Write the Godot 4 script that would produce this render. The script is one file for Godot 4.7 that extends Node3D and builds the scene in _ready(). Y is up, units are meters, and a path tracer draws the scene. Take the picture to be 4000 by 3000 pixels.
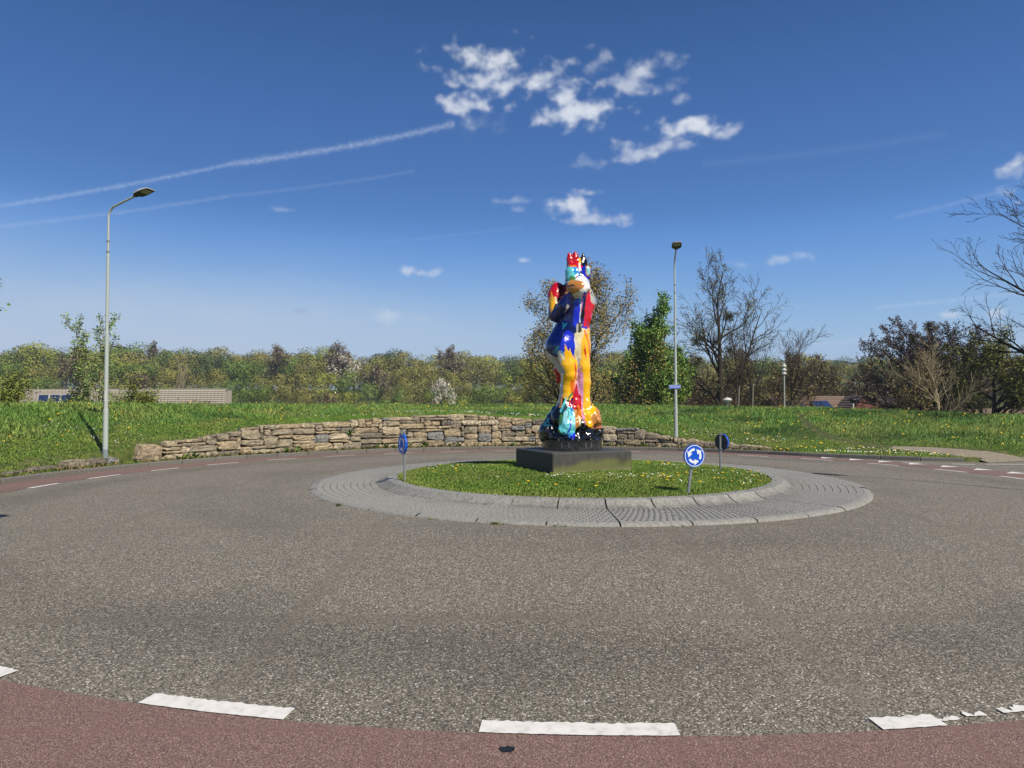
extends Node3D
# A small roundabout with a painted animal statue on its island, a dry stone wall and a grass bank behind it.
# Distances in metres, x to the right, -z away from the camera. Round things are laid out in polar form (degrees, radius) about their own centres.

const C := Vector2(0.734, -13.476)    # centre of the carriageway (x, z)
const A := Vector2(1.3135, -13.465)   # centre of the raised island
const SUN_TOWARDS := Vector3(0.66, 1.02, 0.75)

var M := {}
var taken := {}
var wob := FastNoiseLite.new()
var fine := FastNoiseLite.new()

# ---------------------------------------------------------------- mesh builder
class MB:
	var v := PackedVector3Array()
	var n := PackedVector3Array()
	var c := PackedColorArray()
	var uv := PackedVector2Array()
	var i := PackedInt32Array()
	var col := Color.WHITE

	func vert(p: Vector3, nm: Vector3, t := Vector2.ZERO) -> int:
		v.append(p)
		n.append(nm)
		c.append(col)
		uv.append(t)
		return v.size() - 1

	func tri3(a: int, b: int, d: int) -> void:   # winds a triangle so that it faces along its first normal
		if (v[d] - v[a]).cross(v[b] - v[a]).dot(n[a]) < 0.0:
			i.append(a)
			i.append(d)
			i.append(b)
		else:
			i.append(a)
			i.append(b)
			i.append(d)

	func quad(a: Vector3, b: Vector3, d: Vector3, e: Vector3, out := Vector3.ZERO) -> void:
		var nm := (d - a).cross(b - a)
		if nm.length_squared() < 1e-14:
			nm = (e - a).cross(d - a)
		nm = nm.normalized()
		if out != Vector3.ZERO and nm.dot(out) < 0.0:
			nm = -nm
		var k := vert(a, nm, Vector2(0, 0))
		vert(b, nm, Vector2(1, 0))
		vert(d, nm, Vector2(1, 1))
		vert(e, nm, Vector2(0, 1))
		tri3(k, k + 1, k + 2)
		tri3(k, k + 2, k + 3)

	func tri(a: Vector3, b: Vector3, d: Vector3, out := Vector3.ZERO) -> void:
		var nm := (d - a).cross(b - a).normalized()
		if out != Vector3.ZERO and nm.dot(out) < 0.0:
			nm = -nm
		var k := vert(a, nm)
		vert(b, nm)
		vert(d, nm)
		tri3(k, k + 1, k + 2)

	func poly(pts: Array, out: Vector3) -> void:   # a convex flat fan
		for k in range(1, pts.size() - 1):
			tri(pts[0], pts[k], pts[k + 1], out)

	func box(at: Vector3, size: Vector3, b := Basis.IDENTITY, bev := 0.0) -> void:
		var h := size * 0.5
		if bev <= 0.0:
			for ax in 3:
				for s in [-1.0, 1.0]:
					var u := Vector3.ZERO
					var w := Vector3.ZERO
					var o := Vector3.ZERO
					o[ax] = h[ax] * s
					u[(ax + 1) % 3] = h[(ax + 1) % 3]
					w[(ax + 2) % 3] = h[(ax + 2) % 3]
					quad(at + b * (o - u - w), at + b * (o + u - w), at + b * (o + u + w), at + b * (o - u + w), b * o)
			return
		var q := h - Vector3.ONE * bev
		for ax in 3:
			for s in [-1.0, 1.0]:
				var u := Vector3.ZERO
				var w := Vector3.ZERO
				var o := Vector3.ZERO
				o[ax] = h[ax] * s
				u[(ax + 1) % 3] = q[(ax + 1) % 3]
				w[(ax + 2) % 3] = q[(ax + 2) % 3]
				quad(at + b * (o - u - w), at + b * (o + u - w), at + b * (o + u + w), at + b * (o - u + w), b * o)
			var a2 := (ax + 1) % 3
			var a3 := (ax + 2) % 3
			for s in [-1.0, 1.0]:       # edges along ax
				for t in [-1.0, 1.0]:
					var p1 := Vector3.ZERO
					var p2 := Vector3.ZERO
					p1[a2] = h[a2] * s
					p1[a3] = q[a3] * t
					p2[a2] = q[a2] * s
					p2[a3] = h[a3] * t
					var e := Vector3.ZERO
					e[ax] = q[ax]
					quad(at + b * (p1 - e), at + b * (p1 + e), at + b * (p2 + e), at + b * (p2 - e), b * (p1 + p2))
		for sx in [-1.0, 1.0]:
			for sy in [-1.0, 1.0]:
				for sz in [-1.0, 1.0]:
					tri(at + b * Vector3(h.x * sx, q.y * sy, q.z * sz), at + b * Vector3(q.x * sx, h.y * sy, q.z * sz), at + b * Vector3(q.x * sx, q.y * sy, h.z * sz), b * Vector3(sx, sy, sz))

	func tube(p: PackedVector3Array, r: PackedFloat32Array, sides := 6, cap := true) -> void:
		var k0 := v.size()
		var m := p.size()
		var u := Vector3.ZERO
		for j in m:
			var t := (p[mini(j + 1, m - 1)] - p[maxi(j - 1, 0)]).normalized()
			if u == Vector3.ZERO:
				u = t.cross(Vector3.UP if absf(t.y) < 0.9 else Vector3.RIGHT).normalized()
			else:
				u = (u - t * u.dot(t)).normalized()
			var w := t.cross(u)
			for k in sides:
				var a := TAU * k / sides
				var d := u * cos(a) + w * sin(a)
				vert(p[j] + d * r[j], d, Vector2(float(k) / sides, j))
		for j in m - 1:
			for k in sides:
				var a := k0 + j * sides + k
				var b := k0 + j * sides + (k + 1) % sides
				tri3(a, a + sides, b + sides)
				tri3(a, b + sides, b)
		if cap:
			for e in 2:
				var j := 0 if e == 0 else m - 1
				var t := (p[0] - p[1]).normalized() if e == 0 else (p[m - 1] - p[m - 2]).normalized()
				var kc := vert(p[j], t)
				for k in sides:
					vert(v[k0 + j * sides + k], t)
				for k in sides:
					tri3(kc, kc + 1 + k, kc + 1 + (k + 1) % sides)

	func lathe(prof: Array, segs: int, xf := Transform3D.IDENTITY) -> void:   # profile of (radius, height), crisp between its pieces
		for j in prof.size() - 1:
			var a: Vector2 = prof[j]
			var b: Vector2 = prof[j + 1]
			var e := b - a
			var nm2 := Vector2(e.y, -e.x).normalized()
			var k0 := v.size()
			for k in segs + 1:
				var t := TAU * k / segs
				var d := Vector3(cos(t), 0, sin(t))
				var nn := xf.basis * (d * nm2.x + Vector3.UP * nm2.y)
				vert(xf * (d * a.x + Vector3.UP * a.y), nn)
				vert(xf * (d * b.x + Vector3.UP * b.y), nn)
			for k in segs:
				var q := k0 + k * 2
				tri3(q, q + 1, q + 3)
				tri3(q, q + 3, q + 2)

	func mesh() -> ArrayMesh:
		var a := []
		a.resize(Mesh.ARRAY_MAX)
		a[Mesh.ARRAY_VERTEX] = v
		a[Mesh.ARRAY_NORMAL] = n
		a[Mesh.ARRAY_COLOR] = c
		a[Mesh.ARRAY_TEX_UV] = uv
		a[Mesh.ARRAY_INDEX] = i
		var m := ArrayMesh.new()
		if v.size() and i.size():
			m.add_surface_from_arrays(Mesh.PRIMITIVE_TRIANGLES, a)
		return m

# ---------------------------------------------------------------- naming and materials
func numbered(called: String) -> String:
	taken[called] = taken.get(called, -1) + 1
	return called if taken[called] == 0 else "%s_%03d" % [called, taken[called]]

func tag(o: Node, label := "", category := "", group := "", kind := "") -> Node:
	if label:
		o.set_meta("label", label)
	if category:
		o.set_meta("category", category)
	if group:
		o.set_meta("group", group)
	if kind:
		o.set_meta("kind", kind)
	return o

func thing(called: String, label: String, category: String, at := Vector3.ZERO, turn := 0.0, group := "") -> Node3D:
	var o := Node3D.new()
	o.name = numbered(called)
	o.position = at
	o.rotation.y = turn
	add_child(o, true)
	tag(o, label, category, group)
	return o

func part(called: String, m, mat: Material, parent: Node = null, at := Vector3.ZERO) -> MeshInstance3D:
	var o := MeshInstance3D.new()
	o.mesh = m.mesh() if m is MB else m
	o.material_override = mat
	o.position = at
	if parent == null:
		o.name = numbered(called)
		add_child(o, true)
	else:
		o.name = called
		parent.add_child(o, true)
	return o

func copy(o: Node3D, at: Vector3, turn := 0.0, size := 1.0, label := "") -> Node3D:
	var c = o.duplicate()
	var base := String(o.name).rstrip("_0123456789")
	c.name = numbered(base)
	add_child(c, true)
	c.position = at
	c.rotation.y = turn
	c.scale = Vector3.ONE * size
	if label:
		c.set_meta("label", label)
	return c

func rgb(r: float, g: float, b: float) -> Color:
	return Color(r / 255.0, g / 255.0, b / 255.0)

func lin(r: float, g: float, b: float) -> Color:
	return rgb(r, g, b).srgb_to_linear()

func mat(color: Color, rough := 0.8, metal := 0.0, vcol := false) -> StandardMaterial3D:
	var m := StandardMaterial3D.new()
	m.albedo_color = color
	m.roughness = rough
	m.metallic = metal
	m.cull_mode = BaseMaterial3D.CULL_DISABLED
	m.vertex_color_use_as_albedo = vcol
	return m

func ramp(stops: Array) -> Gradient:
	var g := Gradient.new()
	var o := PackedFloat32Array()
	var cs := PackedColorArray()
	for s in stops:
		o.append(s[0])
		cs.append(rgb(s[1], s[2], s[3]))
	g.offsets = o
	g.colors = cs
	return g

func ntex(kind: int, freq: float, size: int, stops: Array, sd := 1, ret := -1, octaves := 4) -> NoiseTexture2D:
	var f := FastNoiseLite.new()
	f.noise_type = kind
	f.seed = sd
	f.frequency = freq
	f.fractal_octaves = octaves
	f.fractal_type = FastNoiseLite.FRACTAL_FBM
	if kind == FastNoiseLite.TYPE_CELLULAR:
		f.fractal_type = FastNoiseLite.FRACTAL_NONE
		f.cellular_jitter = 1.0
		if ret >= 0:
			f.cellular_return_type = ret
	var t := NoiseTexture2D.new()
	t.width = size
	t.height = size
	t.seamless = true
	t.seamless_blend_skirt = 0.08
	t.noise = f
	t.color_ramp = ramp(stops)
	return t

func world_tex(m: StandardMaterial3D, t: Texture2D, metres: float) -> StandardMaterial3D:
	m.albedo_texture = t
	m.uv1_triplanar = true
	m.uv1_world_triplanar = true
	m.uv1_scale = Vector3.ONE / metres
	return m

func bump(m: StandardMaterial3D, t: Texture2D, cm: float) -> StandardMaterial3D:
	m.heightmap_enabled = true
	m.heightmap_texture = t
	m.heightmap_scale = cm
	return m

func table(t: Array, x: float) -> float:
	if x <= t[0][0]:
		return t[0][1]
	for k in range(1, t.size()):
		if x <= t[k][0]:
			var a = t[k - 1]
			var b = t[k]
			return lerpf(a[1], b[1], (x - a[0]) / (b[0] - a[0]))
	return t[-1][1]

func pc(phi: float, r: float, y := 0.0) -> Vector3:      # about the carriageway's centre; 0 degrees points away, positive to the right
	var a := deg_to_rad(phi)
	return Vector3(C.x + r * sin(a), y, C.y - r * cos(a))

func pa(phi: float, r: float, y := 0.0) -> Vector3:      # about the island's centre
	var a := deg_to_rad(phi)
	return Vector3(A.x + r * sin(a), y, A.y - r * cos(a))

func to_polar(p: Vector3) -> Vector2:
	var d := Vector2(p.x - C.x, p.z - C.y)
	return Vector2(rad_to_deg(atan2(d.x, -d.y)), d.length())

func ss(a: float, b: float, x: float) -> float:
	return smoothstep(a, b, x)

# ---------------------------------------------------------------- the lie of the land
func road_y(phi: float, r: float) -> float:
	var fall := lerpf(0.024, 0.0203, ss(85, 130, absf(phi)))
	return 0.1 - (maxf(r, 4.6) - 5.06) * fall

var WALL_TOP := [[-100, 0.1], [-84, 0.12], [-78, 0.17], [-72, 0.24], [-67, 0.36], [-64.7, 0.5], [-61, 0.54], [-56.3, 0.58], [-50.7, 0.74], [-47.8, 0.87], [-45, 0.92], [-39, 0.95], [-32.6, 0.98], [-29.9, 1.05], [-25, 1.1], [-19.6, 1.16], [-14.5, 1.19], [-11, 1.19], [-5.6, 1.09], [0, 1.01], [6, 0.88], [12.2, 0.74], [15.7, 0.7], [17.5, 0.66], [20.8, 0.51], [23.3, 0.42], [28.6, 0.29], [32.8, 0.24], [37, 0.16], [42, 0.1], [50, 0.06], [66, 0.05]]
var CREST := [[-130, 0.9], [-100, 1.5], [-60, 1.5], [-40, 1.47], [0, 1.42], [20, 1.33], [40, 1.25], [60, 1.0], [75, 0.7]]

func edge_r(phi: float) -> float:      # the road's edge on the right, where the side road leaves the ring
	return table([[46, 11.4], [52.9, 11.75], [58.2, 12.13], [61, 12.5], [65, 13.45], [66.1, 15.1], [69.5, 20.2], [72, 30.2], [73, 60.0]], phi)

func crest_r(phi: float) -> float:
	return table([[-110, 17.0], [-50, 17.0], [-25, 18.6], [0, 19.5], [40, 20.0]], phi)

func land(phi: float, r_true: float) -> float:
	var r := r_true
	if phi > 46.0 and phi < 116.0:
		var e := edge_r(phi)
		if r_true < e + 0.02 or (phi > 73.0 and r_true < 90.0):
			return -0.3
		r = r_true - (e - 11.44) * (1.0 - ss(30, 60, r_true))
	if r < 11.42:
		return -0.3
	var p := pc(phi, r_true)
	var t := table(WALL_TOP, phi)
	var hc := table(CREST, phi)
	var cr := crest_r(phi)
	var y: float
	if r < 12.04:
		y = 0.05 + 0.012 * fine.get_noise_2d(p.x * 8.0, p.z * 8.0)
	elif r < cr:
		var s := (r - 12.1) / (cr - 12.1)
		y = lerpf(t - 0.02, hc, pow(clampf(s, 0, 1), 0.9)) if r > 12.1 else lerpf(0.05, t - 0.02, (r - 12.04) / 0.06)
		y += 0.05 * wob.get_noise_2d(p.x * 2.0, p.z * 2.0) * ss(12.5, 15, r)
	else:
		y = lerpf(hc, -2.0, ss(cr + 0.4, cr + 24.0, r))
		y += 0.06 * wob.get_noise_2d(p.x * 2.0, p.z * 2.0)
	if r_true > 105.0:
		y = lerpf(-2.0, 7.0, ss(105, 265, r)) + lerpf(0, 6, ss(265, 600, r)) + 1.2 * wob.get_noise_2d(p.x * 0.1, p.z * 0.1)
	var away := ss(112, 145, absf(phi)) * (1.0 - ss(105, 265, r))    # level ground behind the camera
	return lerpf(y, 0.04, away)

func at_ground(p: Vector3) -> Vector3:
	var q := to_polar(p)
	return Vector3(p.x, land(q.x, q.y), p.z)

# ---------------------------------------------------------------- sky
const SKY_STOPS := [[-6, 178, 194, 214], [0, 182, 200, 222], [3, 172, 196, 224], [6, 150, 186, 224], [9, 124, 169, 222], [11, 111, 158, 218], [13, 99, 147, 212], [15, 87, 133, 197], [18, 78, 121, 184], [24, 67, 107, 168], [31, 54, 91, 145], [45, 44, 78, 130], [90, 34, 64, 114]]

func sky_color(az: float, el: float, haze_noise: float) -> Color:
	var c := Color()
	for k in range(1, SKY_STOPS.size()):
		if el <= SKY_STOPS[k][0] or k == SKY_STOPS.size() - 1:
			var a = SKY_STOPS[k - 1]
			var b = SKY_STOPS[k]
			var t := clampf((el - a[0]) / float(b[0] - a[0]), 0, 1)
			c = rgb(lerpf(a[1], b[1], t), lerpf(a[2], b[2], t), lerpf(a[3], b[3], t))
			break
	var side := 0.5 - 0.5 * tanh(2.2 * sin(deg_to_rad(az + 8.0)))       # thin high cloud lies towards the left
	var w := side * exp(-pow((el - 4.8) / 5.4, 2.0)) * (0.5 + 0.95 * haze_noise)
	return c.lerp(rgb(186, 202, 224), clampf(w, 0, 0.85)).srgb_to_linear()

const CLOUDS := [[-2.31, 25.06, 3.23, 2.02, 0.75, 1.00], [-4.24, 23.76, 1.71, 1.26, 0.60, 1.00], [-0.15, 25.61, 1.94, 1.40, 0.50, 1.00], [-2.09, 27.35, 2.59, 0.51, 0.25, 1.30], [2.43, 25.41, 1.29, 1.06, 0.50, 1.10], [4.14, 25.19, 1.18, 1.06, 0.45, 1.20], [5.20, 22.98, 3.81, 1.13, 0.95, 0.55], [4.57, 24.19, 1.60, 0.90, 0.80, 0.70], [6.93, 26.31, 1.69, 0.69, 0.40, 1.20], [10.28, 24.70, 1.86, 1.31, 0.60, 1.00], [12.16, 25.95, 1.64, 0.60, 0.35, 1.30], [12.96, 24.13, 1.02, 0.62, 0.35, 1.20], [13.77, 23.44, 0.71, 0.44, 0.40, 1.00], [14.96, 21.26, 2.77, 0.76, 0.92, 0.60], [17.63, 20.63, 1.16, 0.72, 0.50, 1.00], [10.24, 19.85, 1.96, 0.79, 0.65, 0.80], [12.72, 20.15, 1.62, 0.59, 0.50, 0.90], [6.67, 19.27, 1.48, 0.57, 0.20, 1.20], [5.06, 15.94, 2.43, 0.75, 0.90, 0.55], [6.64, 14.86, 2.31, 0.56, 0.60, 0.70], [0.68, 16.46, 1.50, 0.28, 0.28, 1.00], [6.44, 16.91, 0.85, 0.22, 0.40, 0.80], [0.46, 15.77, 0.64, 0.28, 0.25, 1.00], [8.74, 14.88, 1.25, 0.44, 0.25, 1.20], [-7.62, 10.70, 1.90, 0.35, 0.55, 0.80], [0.99, 11.70, 0.43, 0.19, 0.50, 0.70], [21.78, 11.00, 1.46, 0.38, 0.40, 0.90], [18.58, 10.78, 1.14, 0.27, 0.20, 1.00], [36.43, 14.69, 0.96, 1.13, 0.75, 0.90], [-9.91, 7.04, 1.87, 0.50, 0.30, 0.80], [32.64, 6.11, 1.05, 0.30, 0.50, 0.70], [35.28, 6.00, 0.84, 0.34, 0.40, 0.80], [-18.37, 15.04, 0.97, 0.23, 0.25, 1.00], [-16.96, 7.30, 0.78, 0.20, -0.30, 0.80], [-2.53, 22.32, 2.58, 0.74, 0.12, 1.20], [26.30, 3.57, 1.19, 0.19, -0.20, 0.90]]
const TRAILS := [[-48.0, 9.1, -35.93, 13.37, 0.09, 0.3], [-35.93, 13.37, -22.35, 18.00, 0.11, 0.36], [-22.35, 18.00, -4.67, 22.24, 0.17, 0.42], [-50.0, 7.8, -36.75, 11.76, 0.10, 0.2], [-36.75, 11.76, -22.33, 15.71, 0.10, 0.20], [-22.33, 15.71, -8.06, 18.61, 0.08, 0.14], [27.88, 6.93, 36.70, 7.30, 0.12, 0.28], [36.7, 7.3, 48.0, 7.7, 0.12, 0.26], [23.69, 4.43, 28.51, 4.75, 0.12, 0.25], [29.30, 13.24, 36.00, 14.11, 0.12, 0.16], [-10.96, 12.98, 1.10, 14.46, 0.06, 0.10], [15.73, 18.60, 32.55, 18.38, 0.20, 0.06], [15.21, 6.84, 23.19, 7.47, 0.10, 0.12]]

func make_sky() -> Sky:
	var sw := 512
	var sh := 256
	var pad := 16
	var im := Image.create(sw + pad * 2, sh, false, Image.FORMAT_RGBF)
	for y in sh:
		var el := 90.0 - (y + 0.5) / sh * 180.0
		for x in sw + pad * 2:
			var az := fposmod((x - pad + 0.5) / sw, 1.0) * 360.0
			if az > 180.0:
				az -= 360.0
			var d := Vector3(cos(deg_to_rad(el)) * sin(deg_to_rad(az)), sin(deg_to_rad(el)), -cos(deg_to_rad(el)) * cos(deg_to_rad(az)))
			var hn := 0.5 + 0.5 * wob.get_noise_3d(d.x * 55.0, d.y * 160.0, d.z * 55.0)
			im.set_pixel(x, y, sky_color(az, el, hn))
	var w := 4096
	var h := 2048
	im.resize(w + pad * 16, h, Image.INTERPOLATE_CUBIC)
	im = im.get_region(Rect2i(pad * 8, 0, w, h))
	var px := im.get_data().to_float32_array()
	var puff := FastNoiseLite.new()
	puff.noise_type = FastNoiseLite.TYPE_SIMPLEX_SMOOTH
	puff.seed = 7
	puff.frequency = 0.42
	puff.fractal_octaves = 6
	puff.fractal_gain = 0.5
	var list := CLOUDS.duplicate(true)
	var rng := RandomNumberGenerator.new()
	rng.seed = 51
	for k in 70:                                   # the same fair-weather scraps go on all round the sky
		var az := rng.randf_range(45, 315)
		if az > 180.0:
			az -= 360.0
		var big := rng.randf_range(0.5, 3.0)
		list.append([az, rng.randf_range(5, 40), big, big * rng.randf_range(0.2, 0.5), rng.randf_range(0.3, 0.85), rng.randf_range(0.6, 1.1)])
	for cl in list:
		cl[2] *= 1.12
		cl[3] *= 1.2
		var rx: float = cl[2] * 1.55
		var ry: float = cl[3] * 1.6
		var stretch := 1.0 / cos(deg_to_rad(cl[1]))
		var x0 := int(floor((cl[0] - rx) / 360.0 * w))
		var x1 := int(floor((cl[0] + rx) / 360.0 * w))
		var y0 := int((90.0 - cl[1] - ry) / 180.0 * h)
		var y1 := int((90.0 - cl[1] + ry) / 180.0 * h)
		var thin: float = cl[5]
		var big_r: float = maxf(cl[3], 0.35)
		for y in range(y0, y1 + 1):
			var el := 90.0 - (y + 0.5) / h * 180.0
			for x in range(x0, x1 + 1):
				var az := (x + 0.5) / w * 360.0
				var u: float = (az - cl[0]) / cl[2]
				var q: float = (el - cl[1]) / cl[3]
				var flat_q := q * (1.0 if q > 0.0 else 1.25)
				var nz := puff.get_noise_2d(az / stretch * 1.0, el * 1.35)
				var f := 1.0 - sqrt(u * u + flat_q * flat_q) * 0.88 + nz * (0.4 + thin * 0.85)
				var dens := ss(0.0, 0.62 + thin * 0.6, f)
				if dens <= 0.003:
					continue
				var a: float = dens * absf(cl[4])
				var lit := clampf(0.62 + q * 0.22 + 0.5 * nz - 0.2 * u * 0.3, 0, 1)
				var cc := rgb(186, 199, 222).lerp(rgb(229, 233, 241), lit).srgb_to_linear()
				if cl[4] < 0.0:
					cc = rgb(140, 163, 197).srgb_to_linear()
				var o := (y * w + posmod(x, w)) * 3
				px[o] = lerpf(px[o], cc.r, a)
				px[o + 1] = lerpf(px[o + 1], cc.g, a)
				px[o + 2] = lerpf(px[o + 2], cc.b, a)
	var tc := rgb(205, 219, 240).srgb_to_linear()
	for t in TRAILS:
		var x0 := int(floor(t[0] / 360.0 * w))
		var x1 := int(floor(t[2] / 360.0 * w))
		for x in range(x0, x1):
			var az := (x + 0.5) / w * 360.0
			var s: float = (az - t[0]) / (t[2] - t[0])
			var mid: float = lerpf(t[1], t[3], s)
			var grow: float = t[4] * 1.35 * (1.0 + 0.5 * puff.get_noise_2d(az * 3.0, 50.0))
			var yc := (90.0 - mid) / 180.0 * h
			for y in range(int(yc - 9), int(yc + 10)):
				var el := 90.0 - (y + 0.5) / h * 180.0
				var k := absf(el - mid + 0.05 * puff.get_noise_2d(az * 5.0, 9.0)) / grow
				var a: float = t[5] * 0.8 * exp(-k * k * 1.3) * (0.8 + 0.7 * puff.get_noise_2d(az * 6.0, el * 9.0))
				if a <= 0.003:
					continue
				var o := (y * w + posmod(x, w)) * 3
				px[o] = lerpf(px[o], tc.r, a)
				px[o + 1] = lerpf(px[o + 1], tc.g, a)
				px[o + 2] = lerpf(px[o + 2], tc.b, a)
	var pm := PanoramaSkyMaterial.new()
	pm.panorama = ImageTexture.create_from_image(Image.create_from_data(w, h, false, Image.FORMAT_RGBF, px.to_byte_array()))
	var s := Sky.new()
	s.sky_material = pm
	return s

func make_materials() -> void:
	var CELL := FastNoiseLite.TYPE_CELLULAR
	var SMOOTH := FastNoiseLite.TYPE_SIMPLEX_SMOOTH
	var chips := ntex(CELL, 0.2, 2048, [[0, 68, 65, 58], [0.3, 103, 98, 87], [0.55, 124, 118, 105], [0.78, 142, 136, 121], [0.92, 162, 156, 140], [0.98, 206, 202, 190], [1, 232, 229, 219]], 3, FastNoiseLite.RETURN_CELL_VALUE)
	var chip_height := ntex(CELL, 0.2, 2048, [[0, 255, 255, 255], [0.6, 120, 120, 120], [1, 0, 0, 0]], 3, FastNoiseLite.RETURN_DISTANCE)
	M.asphalt = bump(world_tex(mat(Color.WHITE, 0.82, 0, true), chips, 3.5), chip_height, 0.35)
	var grit := ntex(CELL, 0.33, 1024, [[0, 82, 63, 58], [0.4, 120, 95, 87], [0.75, 138, 111, 102], [0.95, 162, 138, 128], [1, 202, 185, 172]], 5, FastNoiseLite.RETURN_CELL_VALUE)
	M.red_asphalt = bump(world_tex(mat(Color.WHITE, 0.85, 0, true), grit, 1.4), ntex(CELL, 0.33, 1024, [[0, 255, 255, 255], [1, 0, 0, 0]], 5, FastNoiseLite.RETURN_DISTANCE), 0.2)
	var paint := ntex(SMOOTH, 0.02, 512, [[0, 196, 195, 188], [0.35, 224, 223, 216], [1, 238, 237, 232]], 8)
	M.paint = world_tex(mat(Color.WHITE, 0.6), paint, 0.9)
	var concrete := ntex(SMOOTH, 0.03, 1024, [[0, 104, 104, 100], [0.4, 138, 138, 133], [0.6, 151, 151, 146], [1, 174, 174, 168]], 9, -1, 7)
	M.concrete = bump(world_tex(mat(Color.WHITE, 0.85, 0, true), concrete, 1.7), concrete, 0.25)
	var kerb := ntex(SMOOTH, 0.05, 512, [[0, 82, 80, 76], [0.5, 112, 110, 104], [1, 140, 138, 130]], 10, -1, 6)
	M.kerb = bump(world_tex(mat(Color.WHITE, 0.85, 0, true), kerb, 0.9), kerb, 0.3)
	var soil := ntex(SMOOTH, 0.02, 1024, [[0, 44, 56, 22], [0.45, 66, 82, 30], [0.6, 86, 96, 40], [0.75, 104, 102, 58], [1, 128, 112, 78]], 11, -1, 6)
	M.ground = bump(world_tex(mat(Color.WHITE, 0.95, 0, true), soil, 5.3), soil, 3.0)
	var gravel := ntex(CELL, 0.25, 512, [[0, 112, 102, 84], [0.6, 148, 138, 118], [1, 188, 180, 160]], 12, FastNoiseLite.RETURN_CELL_VALUE)
	M.gravel = world_tex(mat(Color.WHITE, 0.95), gravel, 1.5)
	var stains := ntex(SMOOTH, 0.012, 512, [[0, 72, 69, 62], [0.28, 148, 144, 134], [0.5, 208, 205, 196], [0.72, 230, 223, 206], [1, 255, 252, 244]], 13, -1, 6)
	var stone_relief := ntex(SMOOTH, 0.02, 512, [[0, 0, 0, 0], [1, 255, 255, 255]], 14, -1, 7)
	var tones := [[206, 192, 166], [180, 172, 158], [216, 205, 182], [192, 184, 166], [162, 168, 174], [196, 180, 158], [228, 219, 198], [198, 180, 174], [146, 141, 133]]
	M.stones = []
	for t in tones:
		M.stones.append(bump(world_tex(mat(rgb(t[0], t[1], t[2]), 0.9), stains, 0.75), stone_relief, 2.2))
	M.blades = mat(Color.WHITE, 0.55, 0, true)
	M.blades.backlight = Color(0.35, 0.35, 0.35)
	M.steel = mat(rgb(172, 180, 176), 0.5, 0.15)
	M.column = mat(rgb(178, 188, 182), 0.5, 0.05)
	M.column_foot = mat(rgb(126, 140, 144), 0.7)
	M.head = mat(rgb(186, 192, 194), 0.45)
	M.head_dark = mat(rgb(46, 46, 40), 0.55)
	M.lens = mat(rgb(150, 150, 118), 0.25)
	M.sign_blue = mat(rgb(0, 84, 204), 0.35)
	M.sign_white = mat(rgb(232, 236, 240), 0.4)
	M.sign_back = mat(rgb(66, 68, 70), 0.6)
	M.galv = mat(rgb(150, 154, 156), 0.45, 0.4)
	M.old_post = mat(rgb(112, 114, 114), 0.6, 0.1)
	M.plinth = mat(Color.WHITE, 0.6, 0, true)
	M.enamel = mat(Color.WHITE, 0.24, 0, true)
	M.enamel.clearcoat_enabled = true
	M.enamel.clearcoat = 0.8
	M.enamel.clearcoat_roughness = 0.16
	var dents := ntex(SMOOTH, 0.03, 256, [[0, 0, 0, 0], [1, 255, 255, 255]], 16, -1, 3)
	bump(M.enamel, dents, 0.35)
	M.enamel.uv1_triplanar = true
	M.enamel.uv1_scale = Vector3.ONE * 2.2
	var bark := ntex(SMOOTH, 0.03, 256, [[0, 50, 44, 36], [0.5, 82, 74, 60], [1, 118, 108, 90]], 17, -1, 5)
	M.bark = world_tex(mat(Color.WHITE, 0.95, 0, true), bark, 1.2)
	M.bark_pale = world_tex(mat(rgb(255, 250, 238) , 0.9, 0, true), ntex(SMOOTH, 0.03, 256, [[0, 104, 96, 82], [0.5, 150, 142, 124], [1, 186, 178, 160]], 18, -1, 5), 1.2)
	M.leaf = mat(Color.WHITE, 0.6, 0, true)
	M.leaf.backlight = Color(0.3, 0.3, 0.3)
	M.glass_dark = mat(rgb(40, 58, 96), 0.12)
	M.tile = mat(rgb(122, 104, 92), 0.85, 0, true)
	M.pantile = mat(rgb(176, 168, 156), 0.85, 0, true)
	M.brick = world_tex(mat(Color.WHITE, 0.9), ntex(SMOOTH, 0.05, 256, [[0, 116, 78, 66], [1, 160, 112, 96]], 19, -1, 5), 2.0)
	M.dark_roof = mat(rgb(62, 56, 52), 0.85)
	M.white = mat(rgb(206, 206, 202), 0.5)
	M.black = mat(rgb(32, 33, 34), 0.5)
	M.wood = world_tex(mat(Color.WHITE, 0.9), ntex(SMOOTH, 0.05, 256, [[0, 92, 86, 76], [1, 146, 138, 124]], 20, -1, 5), 0.5)
	M.yellow = mat(rgb(250, 206, 18), 0.6)
	M.petal = mat(rgb(240, 240, 236), 0.6)

# ---------------------------------------------------------------- road, kerbs, island
func ring(r: Array, phi0: float, phi1: float, step: float, lift: float, tone: Callable) -> MB:
	var b := MB.new()
	var m := int(ceil((phi1 - phi0) / step))
	for k in m + 1:
		var phi := lerpf(phi0, phi1, float(k) / m)
		for q in r.size():
			var rr: float = r[q]
			var p := pc(phi, rr, road_y(phi, rr) + lift)
			b.col = tone.call(p, phi, rr)
			b.vert(p, Vector3.UP)
	for k in m:
		for q in r.size() - 1:
			var a := k * r.size() + q
			b.tri3(a, a + 1, a + r.size() + 1)
			b.tri3(a, a + r.size() + 1, a + r.size())
	return b

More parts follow.
